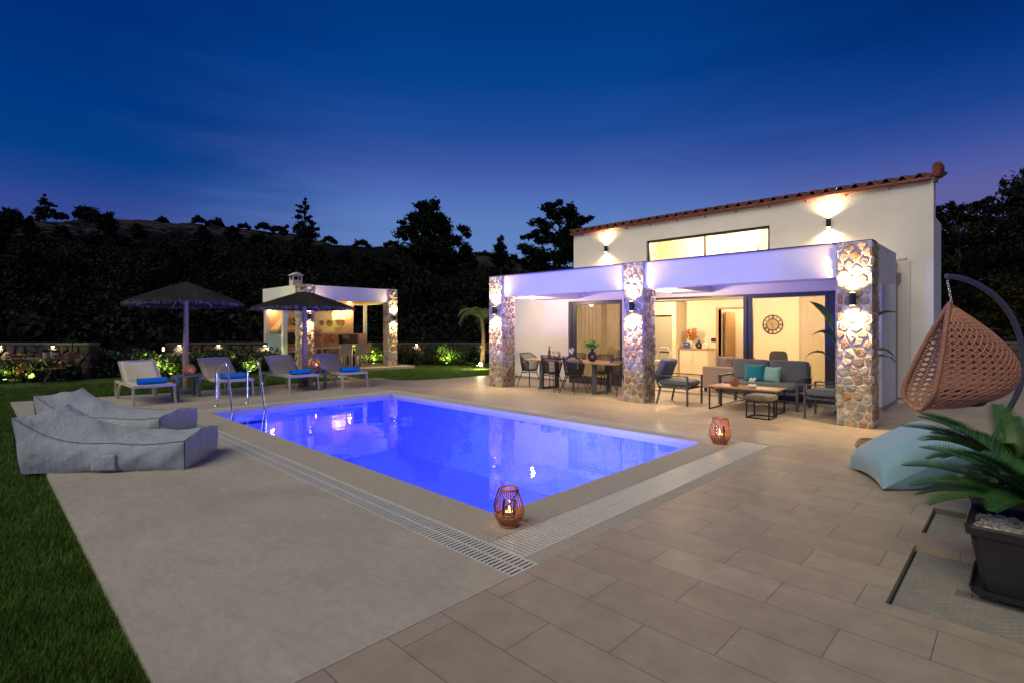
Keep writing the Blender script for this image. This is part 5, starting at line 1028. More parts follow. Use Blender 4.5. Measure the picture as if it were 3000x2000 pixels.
# hatch covers
def hatch(x0, y0, x1, y1, label):
    MB().box(x0-.02, y0-.02, -.13, x1, y1+.02, -.0485).build('hatch_pit', DITCH, None, smooth=0)['kind'] = 'structure'
    t_ = thing('hatch_cover', label, 'hatch cover', ((x0+x1)/2, (y0+y1)/2, -.045), 0, 'sunken chequered covers'); a, b = (x1-x0)/2-.012, (y1-y0)/2-.012; MB().box(-a, -b, -.05, a, b, 0).build('plate', HATCHM, t_, smooth=0, bevel=.004)
    m = MB(); j = 0; y = -b+.03
    while y < b-.02:
        x = -a+.02+(.035 if j % 2 else 0)
        while x < a-.05: m.box(x, y-.003, 0, x+.042, y+.003, .003); x += .07
        y += .026; j += 1
    m.build('treads', mat('worn_tread', (.24, .23, .205), .6), t_, smooth=0)['kind'] = 'stuff'
    MB().box(-a+.26, -.06, -.0, -a+.34, .02, .012).build('lift_ring', mat('lift_ring_grey', (.16, .15, .13), .6), t_, smooth=0, bevel=.003); return t_  # lift ring in one plain grey, darker than the plate
hatch(-.585, 3.71, 1.1, 4.86, 'larger sunken chequered cover under the near planter'); hatch(-.585, 5.19, 1.1, 5.98, 'smaller sunken chequered cover behind the larger one')
#PART3
# ================================================================== outdoor kitchen
random.seed(21)
KX0, KX1, KY0, KY1 = -21.3, -18.1, 8.0, 12.45
kt = thing('outdoor_kitchen', 'white roofed barbecue pavilion with stone pillars and a small chimney', 'pavilion', (0, 0, 0))
MB().box(-21.6, 7.75, -.1, -17.72, 12.5, .07).build('platform', TILE, kt, smooth=0, bevel=.006)
m = MB(); m.box(KX0-.2, KY0-.02, 2.58, KX1-.02, KY0+.22, 3.10); m.box(KX1-.24, KY0+.22, 2.58, KX1-.02, 11.69, 3.10); m.box(KX0-.2, KY0+.22, 2.58, KX0, 12.45, 3.10); m.prism([(KX0, 12.25), (KX1-.03, 11.70), (KX1-.03, 11.90), (KX0, 12.45)], 2.58, 3.10); m.build('fascia', WHITE, kt, smooth=0)
MB().prism([(KX0, KY0+.22), (KX1-.24, KY0+.22), (KX1-.24, 11.72), (KX0, 12.24)], 2.62, 2.70).build('wooden_ceiling', mat('varnished_planks', (.50, .24, .08), .45, var=.25, vscale=5, stretch=(1, 14, 1)), kt, smooth=0)
pillar('stone_pillar', kt, -18.46, 7.97, -18.09, 8.48, .07, 3.12, .20, .03, 'SE'); pillar('stone_pillar', kt, -18.46, 11.52, -18.09, 11.93, .07, 3.12, .20, .03, 'SE')
m = MB(); m.box(KX0, KY0, .07, -19.75, KY0+.14, 1.35); m.build('side_wall', GREENWALL, kt, smooth=0)
m = MB(); m.box(-19.75, KY0, .07, -19.60, KY0+.16, 2.58); m.build('post', WHITE, kt, smooth=0); m = MB(); m.box(KX0-.0, KY0, 1.352, KX0+.10, KY0+.14, 2.58); m.build('post', WHITE, kt, smooth=0)
m = MB(); m.box(KX0-.15, KY0+.001, .07, KX0-.001, 12.45, 1.33); m.box(KX0-.15, KY0+.001, 1.33, KX0-.001, 11.78, 2.58); m.build('back_wall', mat('peach_render', (.62, .48, .34), .85, var=.06), kt, smooth=0)
m = MB(); m.box(KX0-.15, 12.34, 1.332, KX0-.001, 12.45, 2.58); m.build('post', WHITE, kt, smooth=0)
MB().box(KX0-.0, 9.95, .90, KX0+.012, 12.05, 1.33).build('backsplash', CHECK, kt, smooth=0)
MB().box(KX0-.002, 9.95, .82, KX0+.62, 12.2, .88).build('worktop', WOODT, kt, smooth=0); MB().box(KX0, 9.97, .07, KX0+.56, 12.15, .818).build('counter_base', WHITE, kt, smooth=0)
ck = MB().box(-21.28, 8.93, 2.71, -20.93, 9.31, 3.50).build('chimney', WHITE, kt, smooth=0)
m = MB()
for (x, y) in ((-21.28, 8.93), (-20.98, 8.93), (-21.28, 9.26), (-20.98, 9.26)): MB().box(x, y, 3.50, x+.05, y+.05, 3.68).build('chimney_post', WHITE, ck, smooth=0)
m = MB(); m.add([(-21.34, 8.86, 3.68), (-20.87, 8.86, 3.68), (-20.87, 9.38, 3.68), (-21.34, 9.38, 3.68), (-21.34, 9.12, 3.81), (-20.87, 9.12, 3.81)], [(0, 3, 2, 1), (0, 1, 5, 4), (2, 3, 4, 5), (1, 2, 5), (3, 0, 4)]); m.build('chimney_cap', WHITE, ck, smooth=0, solid=.03)
# barbecue
bq = thing('barbecue', 'brick and stone barbecue with a tapering hood and white flue in the pavilion', 'barbecue', (0, 0, 0))
yb0, yb1 = 8.18, 9.85
m = MB(); m.box(KX0+.01, yb0, .07, KX0+.78, yb0+.30, .84); m.box(KX0+.01, 9.2, .07, KX0+.78, yb1, .84); m.box(KX0+.01, yb0+.3, .62, KX0+.78, 9.2, .84); b1 = m.build('base', MORTAR, bq, smooth=0)
s_ = MB(); stones(s_, (KX0+.78, yb0, .07), (0, 1, 0), (0, 0, 1), (1, 0, 0), .30, .76, .16, .02); stones(s_, (KX0+.78, 9.2, .07), (0, 1, 0), (0, 0, 1), (1, 0, 0), .65, .76, .2, .02); stones(s_, (KX0+.78, yb0+.3, .62), (0, 1, 0), (0, 0, 1), (1, 0, 0), .72, .21, .18, .02); stones(s_, (KX0+.01, yb0, .07), (1, 0, 0), (0, 0, 1), (0, -1, 0), .77, .76, .2, .02); s_.build('stone_facing', STONE, b1, smooth=0)
MB().box(KX0, yb0-.02, .842, KX0+.82, yb1, .96).build('brick_course', BRICKS, bq, smooth=0)
m = MB(); m.box(KX0, yb0, .962, KX0+.75, yb0+.18, 1.40); m.box(KX0, yb1-.2, .962, KX0+.75, yb1, 1.40); m.build('side_piers', BRICKS, bq, smooth=0)
MB().box(KX0+.002, yb0+.2, .965, KX0+.06, yb1-.22, 1.40).build('soot_back', BLACKM, bq, smooth=0)
MB().box(KX0+.58, yb0+.2, 1.0, KX0+.60, yb1-.22, 1.38).build('fire_screen', mat('iron_screen', (.03, .025, .022), .5), bq, smooth=0)
m = MB(); m.box(KX0, yb0-.04, 1.402, KX0+.86, yb1+.04, 1.50); m.build('mantel', mat('ochre_mantel', (.45, .30, .13), .7, var=.2), bq, smooth=0)
m = MB(); a, b = (KX0, yb0-.02), (KX0+.82, yb1+.02); m.add([(a[0], a[1], 1.502), (b[0], a[1], 1.502), (b[0], b[1], 1.502), (a[0], b[1], 1.502), (KX0, 8.62, 2.0), (KX0+.4, 8.62, 2.0), (KX0+.4, 9.35, 2.0), (KX0, 9.35, 2.0)], [(0, 1, 5, 4), (1, 2, 6, 5), (2, 3, 7, 6), (4, 5, 6, 7)])
hd = m.build('hood', mat('ochre_render', (.52, .36, .17), .8, var=.15), bq, smooth=0)
s_ = MB(); ud = Vector((0, 1, 0)); nn_ = Vector((.5, 0, .42)).normalized(); vd = Vector((-.42, 0, .498)).normalized(); stones(s_, (KX0+.70, 8.55, 1.64), ud, vd, nn_, .95, .40, .2, .012, .012, 1.2); s_.build('crazy_paving', mat('slate_pieces', (.20, .13, .08), .8, var=.3, island=.3), hd, smooth=0)
MB().box(KX0, 8.62, 2.002, KX0+.40, 9.35, 2.615).build('flue', WHITE, bq, smooth=0)
t_ = thing('black_wall_cabinet', 'black two door glass cabinet against the checkered tiles', 'cabinet', (KX0+.02, 11.43, .89)); MB().box(0, -.36, 0, .30, -.006, .40).build('door', BLACK, t_, smooth=0, bevel=.004); MB().box(0, .006, 0, .30, .36, .40).build('door', BLACK, t_, smooth=0, bevel=.004)
for (y, z, r_, lb) in ((10.31, 1.78, .10, 'smallest of the three woven wall plates'), (10.66, 1.77, .14, 'middle woven wall plate of three'), (11.16, 1.82, .19, 'largest woven wall plate, nearest the right lamp')):
    t_ = thing('woven_plate', lb, 'wall plate', (KX0+.004, y, z), 0, 'woven plates on the pavilion wall'); q = MB().lathe([(r_, 0), (r_, .02), (r_*.82, .035), (r_*.6, .015), (r_*.45, .03), (.0001, .02)], 24).build('plate', mat('woven_straw', (.26, .14, .06), .8, var=.5, vscale=18), t_); q.rotation_euler = (0, R(90), 0)
t_ = thing('small_bottle', 'small red brown bottle on the pavilion worktop', 'bottle', (KX0+.3, 10.62, .88)); MB().lathe([(.04, 0), (.04, .14), (.015, .18), (.015, .22)], 12).build('glass', mat('brown_glass', (.15, .03, .02), .2), t_)
t_ = thing('fringed_pendant_lamp', 'glowing straw fringed pendant lamp hanging from the wooden ceiling', 'pendant lamp', (-19.9, 10.35, 0)); MB().tube([(0, 0, 2.62), (0, 0, 2.34)], .008).build('cord', BLACK, t_)
m = MB()
for k in range(110):
    a = 2*math.pi*k/110; r_ = .25+random.uniform(-.01, .01); m.tube([(r_*.85*math.cos(a), r_*.85*math.sin(a), 2.34), (r_*math.cos(a), r_*math.sin(a), 2.1), (r_*.9*math.cos(a), r_*.9*math.sin(a), 1.93+random.uniform(-.04, .06))], .006, 4)
m.build('fringe', SHADE, t_); MB().lathe([(.0001, 2.12), (.05, 2.16), (.05, 2.22), (.0001, 2.26)], 12).build('bulb', BULB, t_); lamp('POINT', (0, 0, 2.19), 80, (1, .50, .17), .06, t_, name='pendant_light')
for (p, a, lb) in (((KX0+.02, 11.5, 2.28), 0, 'bright bare wall bulb right of the woven plates'), ((KX0+.02, 8.07+.15, 2.35), 0, 'bright bare wall bulb at the left corner of the pavilion')):
    t_ = thing('wall_bulb', lb, 'wall lamp', p, 0, 'bulbs in the pavilion'); MB().lathe([(.03, 0), (.03, .03)], 12).build('socket', BLACK, t_).rotation_euler = (0, R(90), 0); MB().cushion((.08, 0, 0), .09, .09, .09, 1, 8).build('bulb', BULB, t_); lamp('POINT', (.15, 0, 0), 30, (1, .50, .17), .05, t_, name='bulb_light')
sconce((-18.06, 8.27, 1.98), 'E', 'black cylinder wall lamp on the near pillar of the pavilion', 95, 1.0); sconce((-18.06, 11.73, 1.98), 'E', 'black cylinder wall lamp on the far right pillar of the pavilion', 120, 1.0)
t_ = thing('patio_table', 'grey oval patio table with dark legs in the pavilion', 'table', (-19.7, 10.15, .07)); q = MB().lathe([(.66, .70), (.68, .715), (.66, .735)], 30).build('top', mat('grey_wood', (.24, .19, .15), .6, var=.2), t_); q.scale = (.75, 1.35, 1)
for (x, y) in ((-.25, -.62), (.25, -.62), (-.25, .62), (.25, .62)): MB().bar((x, y, 0), (x, y, .71), .06).build('leg', POTM, t_, smooth=0)
def k_chair(loc, rz, lb):
    t_ = thing('patio_chair', lb, 'chair', loc, rz, 'taupe patio chairs round the pavilion table'); M_ = mat('taupe_sling', (.26, .235, .21), .7, var=.05)
    MB().box(-.23, -.22, .42, .23, .23, .45).build('seat', M_, t_, smooth=0, bevel=.008); m = MB(); m.add([(-.22, -.22, .50), (.22, -.22, .50), (.22, -.30, .90), (-.22, -.30, .90)], [(0, 1, 2, 3)]); m.build('backrest', M_, t_, smooth=0, solid=.02)
    for s_ in (-1, 1): MB().bar((s_*.22, .21, 0), (s_*.22, .21, .43), .035).build('leg', M_, t_, smooth=0); m = MB(); m.bar((s_*.22, -.24, 0), (s_*.22, -.20, .45), .035); m.bar((s_*.22, -.20, .44), (s_*.22, -.30, .91), .035); m.build('leg', M_, t_, smooth=0)
    return t_
k0 = k_chair((-18.98, 10.05, .07), R(90), 'taupe patio chair on the pool side of the pavilion table, left one'); dup(k0, (-18.98, 10.68, .07), R(90), 'taupe patio chair on the pool side of the pavilion table, right one')
dup(k0, (-19.75, 11.35, .07), R(170), 'taupe patio chair at the right head of the pavilion table'); dup(k0, (-20.4, 9.75, .07), R(-90), 'taupe patio chair on the wall side of the pavilion table, left one'); dup(k0, (-20.4, 10.5, .07), R(-90), 'taupe patio chair on the wall side of the pavilion table, right one')
dup(k0, (-19.5, 9.0, .07), R(10), 'taupe patio chair at the left head of the pavilion table')

# ================================================================== garden walls, hedges, lamps
def gpt(px, d): s_ = (px-1176)/1209*d; return Vector((Fv.x*d+Rv.x*s_, Fv.y*d+Rv.y*s_, 0))
def garden_wall(p, q, h, label, seed):
    random.seed(seed); p, q = Vector(p), Vector(q); u = (q-p); L_ = u.length; u.normalize(); n_ = Vector((u.y, -u.x, 0)); n_ = n_ if n_.dot(Fv) < 0 else -n_
    t_ = thing('garden_wall', label, 'stone wall', p); m = MB(); b = -n_*.35; m.add([(0, 0, -.1), tuple(u*L_+Vector((0, 0, -.1))), tuple(u*L_+b+Vector((0, 0, -.1))), tuple(b+Vector((0, 0, -.1))), (0, 0, h-.07), tuple(u*L_+Vector((0, 0, h-.07))), tuple(u*L_+b+Vector((0, 0, h-.07))), tuple(b+Vector((0, 0, h-.07)))], [(0, 3, 2, 1), (4, 5, 6, 7), (0, 1, 5, 4), (1, 2, 6, 5), (2, 3, 7, 6), (3, 0, 4, 7)])
    m.build('masonry', mat('dark_wall_joint', (.03, .025, .022), .95, var=.3), t_, smooth=0)
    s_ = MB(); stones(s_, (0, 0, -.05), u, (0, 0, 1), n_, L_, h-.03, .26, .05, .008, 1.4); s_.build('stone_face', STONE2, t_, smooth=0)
    m = MB(); z0, z1 = h-.068, h; o = n_*.04; m.add([tuple(o+Vector((0, 0, z0))), tuple(u*L_+o+Vector((0, 0, z0))), tuple(u*L_+b*1.1+Vector((0, 0, z0))), tuple(b*1.1+Vector((0, 0, z0))), tuple(o+Vector((0, 0, z1))), tuple(u*L_+o+Vector((0, 0, z1))), tuple(u*L_+b*1.1+Vector((0, 0, z1))), tuple(b*1.1+Vector((0, 0, z1)))], [(0, 3, 2, 1), (4, 5, 6, 7), (0, 1, 5, 4), (1, 2, 6, 5), (2, 3, 7, 6), (3, 0, 4, 7)]); m.build('coping_slab', mat('wall_cap', (.09, .085, .08), .9, var=.15), t_, smooth=0)
    return n_
W1a, W1b = gpt(-90, 17.2), gpt(208, 17.0); W2a, W2b = gpt(380, 19.5), gpt(620, 20.5); W3a, W3b = gpt(838, 25.2), gpt(1180, 25.2)
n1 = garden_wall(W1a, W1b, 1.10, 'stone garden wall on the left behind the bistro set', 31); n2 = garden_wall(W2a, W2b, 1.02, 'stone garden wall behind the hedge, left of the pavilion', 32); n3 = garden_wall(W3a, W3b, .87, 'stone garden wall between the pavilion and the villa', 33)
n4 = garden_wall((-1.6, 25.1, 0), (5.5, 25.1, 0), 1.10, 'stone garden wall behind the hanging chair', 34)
def wall_light(p, n_, z, label, pw=9):
    t_ = thing('wall_downlight', label, 'wall light', p+n_*.05+Vector((0, 0, z)), 0, 'small downlights on the garden walls'); MB().box(-.06, -.06, 0, .06, .06, .03).build('housing', BLACK, t_, smooth=0); MB().lathe([(.0001, -.006), (.055, -.006), (.055, 0)], 12).build('lens', SPOTG, t_); lamp('SPOT', tuple(n_*.05+Vector((0, 0, -.02))), pw, (1, .82, .45), .03, t_, (0, 0, -1), 140, .6, name='wall_downlight_source')
def along(a, b, px):  # point of a wall line at a pixel column of the plan survey
    for i in range(400):
        p = a.lerp(b, i/400)
        if 1176+1209*p.dot(Rv)/p.dot(Fv) >= px: return p
    return b
for px, a, b, n_, z, lb in ((3, W1a, W1b, n1, 1.0, 'wall downlight at the left edge, above the bright green plants'), (125, W1a, W1b, n1, 1.0, 'wall downlight above the two white pots of the bistro table'), (412, W2a, W2b, n2, .93, 'wall downlight just behind the log pole of the left parasol'), (502, W2a, W2b, n2, .93, 'wall downlight halfway between the left parasol and the pavilion'), (608, W2a, W2b, n2, .9, 'wall downlight at the left corner of the pavilion'), (956, W3a, W3b, n3, .8, 'wall downlight right of the pavilion pillar'), (1109, W3a, W3b, n3, .8, 'wall downlight behind the slender palm')):
    wall_light(along(a, b, px), n_, z, lb, 30)
t_ = thing('path_light', 'small upright glowing path light before the garden wall', 'path light', gpt(375, 18.9)); MB().tube([(0, 0, 0), (0, 0, .75)], .02).build('post', BLACK, t_); MB().lathe([(.03, .76), (.03, .88), (.0001, .9)], 10).build('lens', mat('warm_lens', (1, .8, .5), .4, emit=(1, .75, .4), estr=6), t_)
# shrubs
def shrub(p, w_, h, label, seed, n=1500, m_=LEAFG, lf=.055, asp=1.9, d_=None, flowers=0):
    global rng; rng = np.random.default_rng(seed); t_ = thing('shrub', label, 'shrub', (p.x, p.y, -.05), 0, 'garden shrubs along the wall'); d_ = d_ or w_*.6
    nb = 9; cs = rng.uniform(-.5, .5, (nb, 3))*np.array([w_*.75, d_*.75, 0])+np.array([0, 0, 1])*rng.uniform(.25, .74, (nb, 1))*h; rd = rng.uniform(.22, .36, nb)*min(w_, h*1.3)
    k = rng.integers(0, nb, n); v = rng.normal(size=(n, 3)); v /= np.linalg.norm(v, axis=1)[:, None]; P_ = cs[k]+v*(rd[k]*rng.uniform(.55, 1.08, n)**.6)[:, None]; P_[:, 2] = np.clip(P_[:, 2], .03, h*1.1)
    V, F = leaf_quads(P_, lf, asp); np_mesh('foliage', V, F, m_, t_)
    m = MB()
    for i in range(nb): m.tube([(0, 0, 0), tuple(cs[i]*.5+np.array([.02, 0, .05])), tuple(cs[i])], .012, 5)
    m.build('stems', BARK, t_)
    if flowers:
        k = rng.integers(0, nb, flowers); v = rng.normal(size=(flowers, 3)); v /= np.linalg.norm(v, axis=1)[:, None]; V, F = leaf_quads(cs[k]+v*(rd[k]*1.05)[:, None], .035, 1.1); np_mesh('blossom', V, F, mat('white_blossom', (.55, .50, .45), .8), t_)
    return t_
def uplight(p, label, pw=26, col=(.85, 1.0, .16), aim=(0, 0, 1)):
    t_ = thing('garden_spotlight', label, 'spotlight', (p.x, p.y, -.04), 0, 'garden spotlights at the foot of the shrubs'); MB().tube([(0, 0, 0), (0, 0, .07)], .012).build('spike', BLACK, t_); MB().lathe([(.035, .07), (.045, .13), (.045, .14)], 12).build('housing', BLACK, t_); MB().lathe([(.0001, .143), (.042, .143)], 12, close=False).build('lens', emis('green_spot_glass', (.8, 1, .3), 12) if 'green_spot_glass' not in MATS else MATS['green_spot_glass'], t_)
    lamp('SPOT', (0, 0, .16), pw, col, .04, t_, aim, 150, .8, name='garden_spot_source'); return t_
hs = [(215, 17.6, 1.1, .95, 'tall loose shrub at the end of the left stone wall'), (262, 17.9, 1.3, .80, 'dark dense shrub behind the first lounger, left part'), (318, 17.9, 1.2, .86, 'green shrub right behind the first lounger, lit from below'), (370, 17.6, 1.1, .84, 'brightly lit shrub left of the left parasol pole'), (425, 18.3, 1.2, .68, 'dark shrub directly behind the left side table'), (470, 18.3, 1.2, .86, 'dark shrub behind the second lounger backrest'), (520, 18.6, 1.2, .84, 'dark shrub left of the lit one behind the ladder'), (572, 18.9, 1.2, .88, 'brightly lit green shrub behind the right ladder rail'), (612, 19.6, 1.2, .85, 'dark shrub touching the grey side wall of the pavilion'),
      (858, 23.2, 1.4, 1.0, 'brightly lit shrub between pavilion chairs and its right pillar'), (925, 23.9, 1.3, .62, 'low dark flowering shrub just right of the pavilion pillar'), (965, 24.0, 1.5, .62, 'low dark shrub beneath the downlight right of the pavilion'), (1026, 23.4, 1.5, .88, 'round shrub on the back lawn lit bright yellow green'), (1064, 23.9, 1.3, .75, 'dark shrub left of the slender palm'), (1098, 24.2, 1.2, .80, 'dark shrub behind the slender palm')]
for i, (px, d, w_, h, lb) in enumerate(hs): shrub(gpt(px, d), w_, h, lb, 100+i, 2300, flowers=60 if i in (4, 6, 10, 11, 13) else 12)
shrub(gpt(12, 15.9), .9, .62, 'bright yellow green plant at the left edge by the bistro chairs', 140, 1500, lf=.07); shrub(gpt(60, 16.4), 1.2, .55, 'red tinged low shrub beneath the bistro table', 141, 1300, mat('reddish_leaf', (.12, .05, .02), .5, var=.4, island=.4), .07); shrub(gpt(98, 16.3), 1.0, .6, 'small leafed shrub at the foot of the left stone wall', 142, 1200, lf=.07); shrub(gpt(150, 16.7), 1.0, .55, 'thin shrub behind the right bistro chair', 143, 1000)
for (px, d, pw, lb) in ((11, 15.3, 14, 'garden spotlight under the yellow green plant at the left edge'), (70, 15.8, 9, 'garden spotlight under the bistro table shrubs'), (352, 17.0, 20, 'garden spotlight right behind the first lounger'), (392, 17.2, 7, 'garden spotlight near the left parasol pole'), (574, 18.2, 20, 'garden spotlight behind the right ladder rail'), (858, 22.3, 34, 'garden spotlight beside the right pavilion pillar'), (1026, 22.5, 40, 'garden spotlight at the round shrub on the back lawn')):
    uplight(gpt(px, d), lb, pw*8, aim=(Fv.x*.4, Fv.y*.4, 1))
t_ = thing('garden_floodlight', 'bright floodlight low on the lawn left of the villa pillar', 'floodlight', gpt(1104, 20.5)+Vector((0, 0, -.04))); MB().tube([(0, 0, 0), (0, 0, .16)], .015).build('spike', BLACK, t_); MB().lathe([(.0001, .15), (.05, .17), (.065, .22), (.05, .27), (.0001, .29)], 14).build('lens', emis('flood_glass', (1, .85, .5), 120), t_); lamp('POINT', (-Fv.x*.12, -Fv.y*.12, .24), 90, (1, .78, .42), .06, t_, name='floodlight_source')
# slender palm
def palm(p, label, hgt, seed):
    random.seed(seed); t_ = thing('palm_tree', label, 'palm', (p.x, p.y, -.05)); pts = [Vector((.12*math.sin(i*.35), 0, hgt*i/8)) for i in range(9)]; MB().tube(pts, [.11-.007*i for i in range(9)], 10).build('trunk', BARKP, t_, smooth=60)
    tp_ = pts[-1]
    for k in range(15):
        a = k*2.4+random.uniform(-.3, .3); el = random.uniform(.25, 1.25); ca, sa = math.cos(a), math.sin(a); q = tp_.copy(); th = el; m = MB(); ps = [q.copy()]; side = Vector((-sa, ca, 0)); L_ = 1.35
        for i in range(22):
            d = Vector((ca*math.cos(th), sa*math.cos(th), math.sin(th))); q = q+d*L_/22; ps.append(q.copy()); th -= 2.2/22*(.5+i/18)
            ll = .38*math.sin(math.pi*min(1, .15+.8*i/22))**.7
            for s_ in (-1, 1):
                dv = (side*s_*.8+d*.6+Vector((0, 0, -.35))).normalized(); w2 = d*.010; m.add([q-w2, q+w2, q+dv*ll], [(0, 1, 2)])
        m.tube(ps[::3], .01, 4); m.build('frond', mat('palm_green', (.09, .13, .03), .5, var=.3, island=.3), t_, smooth=0)
    return t_
palm(gpt(1106, 21.3), 'slender young palm on the lawn left of the villa', 2.0, 51)
uplight(gpt(1096, 20.9), 'garden spotlight at the foot of the slender palm', 14, (1, .85, .35))
t_ = thing('vine_post', 'thin dark post before the left stone wall', 'post', gpt(166, 16.6)); MB().tube([(0, 0, 0), (0, 0, 1.22)], .015).build('rod', BLACK, t_)
# stepping stones
for (px, d, w_, lb) in ((795, 17.7, .45, 'stepping slab in the back lawn nearest the rightmost lounger'), (826, 17.3, .4, 'second stepping slab in the back lawn'), (862, 17.2, .4, 'third stepping slab in the back lawn'), (900, 17.0, .4, 'stepping slab in the back lawn nearest the terrace')):
    p = gpt(px, d); q = MB().box(-.32, -.22, -.06, .32, .22, -.02).build('stepping_stone', COPE, None, smooth=0, bevel=.01); q.location = (p.x, p.y, -.01); q.rotation_euler = (0, 0, R(44)); tag(q, lb, 'stepping stone', 'stepping stones in the back lawn')
# bistro set
def fold_chair(p, rz, lb):
    t_ = thing('folding_chair', lb, 'chair', (p.x, p.y, -.05), rz, 'folding bistro chairs on the left lawn'); WD = mat('acacia_slat', (.26, .09, .03), .5, var=.2)
    m = MB()
    for k in range(5): m.box(-.20, -.17+.075*k, .44, .20, -.115+.075*k, .458)
    m.build('seat', WD, t_, smooth=0); m = MB(); m.box(-.20, -.275, .70, .20, -.255, .76); m.box(-.20, -.285, .79, .20, -.265, .85); m.build('backrest', WD, t_, smooth=0)
    for s_ in (-1, 1): MB().bar((s_*.21, .24, 0), (s_*.21, -.28, .88), .022, .012, (1, 0, 0)).build('leg', BLACK, t_, smooth=0); MB().bar((s_*.19, -.24, 0), (s_*.19, .18, .44), .022, .012, (1, 0, 0)).build('leg', BLACK, t_, smooth=0)
    return t_
c0_ = fold_chair(gpt(32, 16.0), R(-100), 'folding slatted chair at the left end of the bistro table, nearest the image edge'); dup(c0_, tuple(gpt(62, 15.2)+Vector((0, 0, -.05))), R(-40), 'folding slatted chair in front of the bistro table, left of the pots'); dup(c0_, tuple(gpt(128, 15.6)+Vector((0, 0, -.05))), R(110), 'folding slatted chair at the right of the bistro table, with orange lit back'); dup(c0_, tuple(gpt(152, 16.6)+Vector((0, 0, -.05))), R(150), 'folding slatted chair furthest right, behind the other one')
t_ = thing('bistro_table', 'dark folding bistro table on the left lawn carrying two white pots', 'table', tuple(gpt(84, 15.9)+Vector((0, 0, -.05))), R(44)); m = MB()
for k in range(6): m.box(-.55, -.30+.10*k, .725, .55, -.215+.10*k, .745)
m.build('top', mat('dark_slat', (.08, .04, .02), .5), t_, smooth=0)
for s_ in (-1, 1): MB().bar((s_*.45, -.28, 0), (s_*.45, .28, .72), .025, .015, (1, 0, 0)).build('leg', BLACK, t_, smooth=0); MB().bar((s_*.45, .28, 0), (s_*.45, -.28, .72), .025, .015, (1, 0, 0)).build('leg', BLACK, t_, smooth=0)
for i, (px, lb) in enumerate(((107/1, 'white pot of small herbs, left one on the bistro table'), (128, 'white pot of small herbs, right one on the bistro table'))):
    p = gpt(px if i == 0 else 126, 15.9)+Vector((0, 0, .695)); t_ = thing('herb_pot', lb, 'plant pot', p, 0, 'white herb pots'); MB().lathe([(.075, 0), (.10, .15), (.09, .15), (.0001, .13)], 16).build('pot', mat('grey_white_pot', (.45, .48, .47), .5), t_); V, F = leaf_quads([(random.gauss(0, .05), random.gauss(0, .05), .17+abs(random.gauss(0, .04))) for _ in range(160)], .03); np_mesh('herbs', V, F, LEAFG, t_)

# ================================================================== hillside and trees
RID = [(-700, 520), (-400, 505), (-200, 495), (0, 489), (60, 490), (100, 492), (150, 498), (230, 494), (290, 493), (330, 497), (380, 503), (450, 504), (520, 508), (570, 514), (620, 521), (680, 530), (720, 540), (760, 549), (830, 553), (900, 556), (1000, 560), (1080, 574), (1150, 582), (1200, 592), (1320, 602), (1500, 600), (1700, 590), (1900, 560), (2100, 540), (2200, 530), (2352, 520), (2600, 520), (3200, 540)]
def ridge_at(az):  # az measured from the view axis, positive to the right
    px = 1176+1209*math.tan(max(-1.25, min(1.25, az))); xs_ = [a for a, _ in RID]; i = np.interp(px, xs_, [b for _, b in RID]); return (752-i)/1209*math.cos(max(-1.25, min(1.25, az)))
nr = 60; na = 260; vs = []; HR0, HR1 = 30, 150
def hill_z(az, r_):
    t2 = (r_-HR0)/(HR1-HR0); rd = ridge_at(az)*HR1; x = r_*math.cos(az*1.0); base = rd*(t2**1.22 if t2 > 0 else 0)
    nz = (math.sin(az*17+r_*.09)+.6*math.sin(az*31-r_*.17)+.5*math.sin(az*53+r_*.31))*1.0*min(1, t2*3)*(1-t2)**.5
    return base+nz*(1.0 if t2 < .97 else 0)
for j in range(nr+1):
    r_ = HR0+(HR1-HR0)*(j/nr)
    for i in range(na+1):
        az = -1.45+2.9*i/na; th = R(134.3)-az; z = hill_z(az, r_)-.3*(j == 0)+(random.uniform(-.5, .5) if 0 < j < nr else random.uniform(-.3, .3)); vs.append((r_*math.cos(th), r_*math.sin(th), z))
W_ = na+1
F = [(j*W_+i, j*W_+i+1, (j+1)*W_+i+1, (j+1)*W_+i) for j in range(nr) for i in range(na)]
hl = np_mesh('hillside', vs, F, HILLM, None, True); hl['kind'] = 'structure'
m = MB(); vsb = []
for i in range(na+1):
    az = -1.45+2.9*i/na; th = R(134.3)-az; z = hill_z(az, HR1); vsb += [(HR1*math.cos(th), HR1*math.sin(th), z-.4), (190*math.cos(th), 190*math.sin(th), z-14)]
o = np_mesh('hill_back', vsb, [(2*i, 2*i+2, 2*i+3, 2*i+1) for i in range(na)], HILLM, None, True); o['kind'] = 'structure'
# rock ledges near the crest
random.seed(77); m = MB()
for k in range(260):
    px = random.choice((random.uniform(150, 720), random.uniform(200, 560), random.uniform(-200, 150), random.uniform(1050, 1200))); az = math.atan((px-1176)/1209); r_ = random.choice((random.uniform(118, 147), random.uniform(136, 149))); th = R(134.3)-az; z = hill_z(az, r_); c = Vector((r_*math.cos(th), r_*math.sin(th), z)); tg = Vector((-math.sin(th), math.cos(th), 0)); L_ = random.uniform(3, 9); hgt = random.uniform(.35, .9); n = 7; vv = []
    for i in range(n+1):
        f = i/n-.5; e = hgt*(1-(2*f)**4)+random.uniform(-.12, .12); p = c+tg*L_*f; back = Vector((math.cos(th), math.sin(th), 0))
        vv += [p-back*(1.2+random.uniform(-.3, .3))+Vector((0, 0, -1.2)), p-back*(.9+random.uniform(-.3, .3))+Vector((0, 0, e*.5)), p+Vector((0, 0, e)), p+back*2+Vector((0, 0, e*.2))]
    m.add(vv, [(i*4+q, (i+1)*4+q, (i+1)*4+q+1, i*4+q+1) for i in range(n) for q in range(3)])
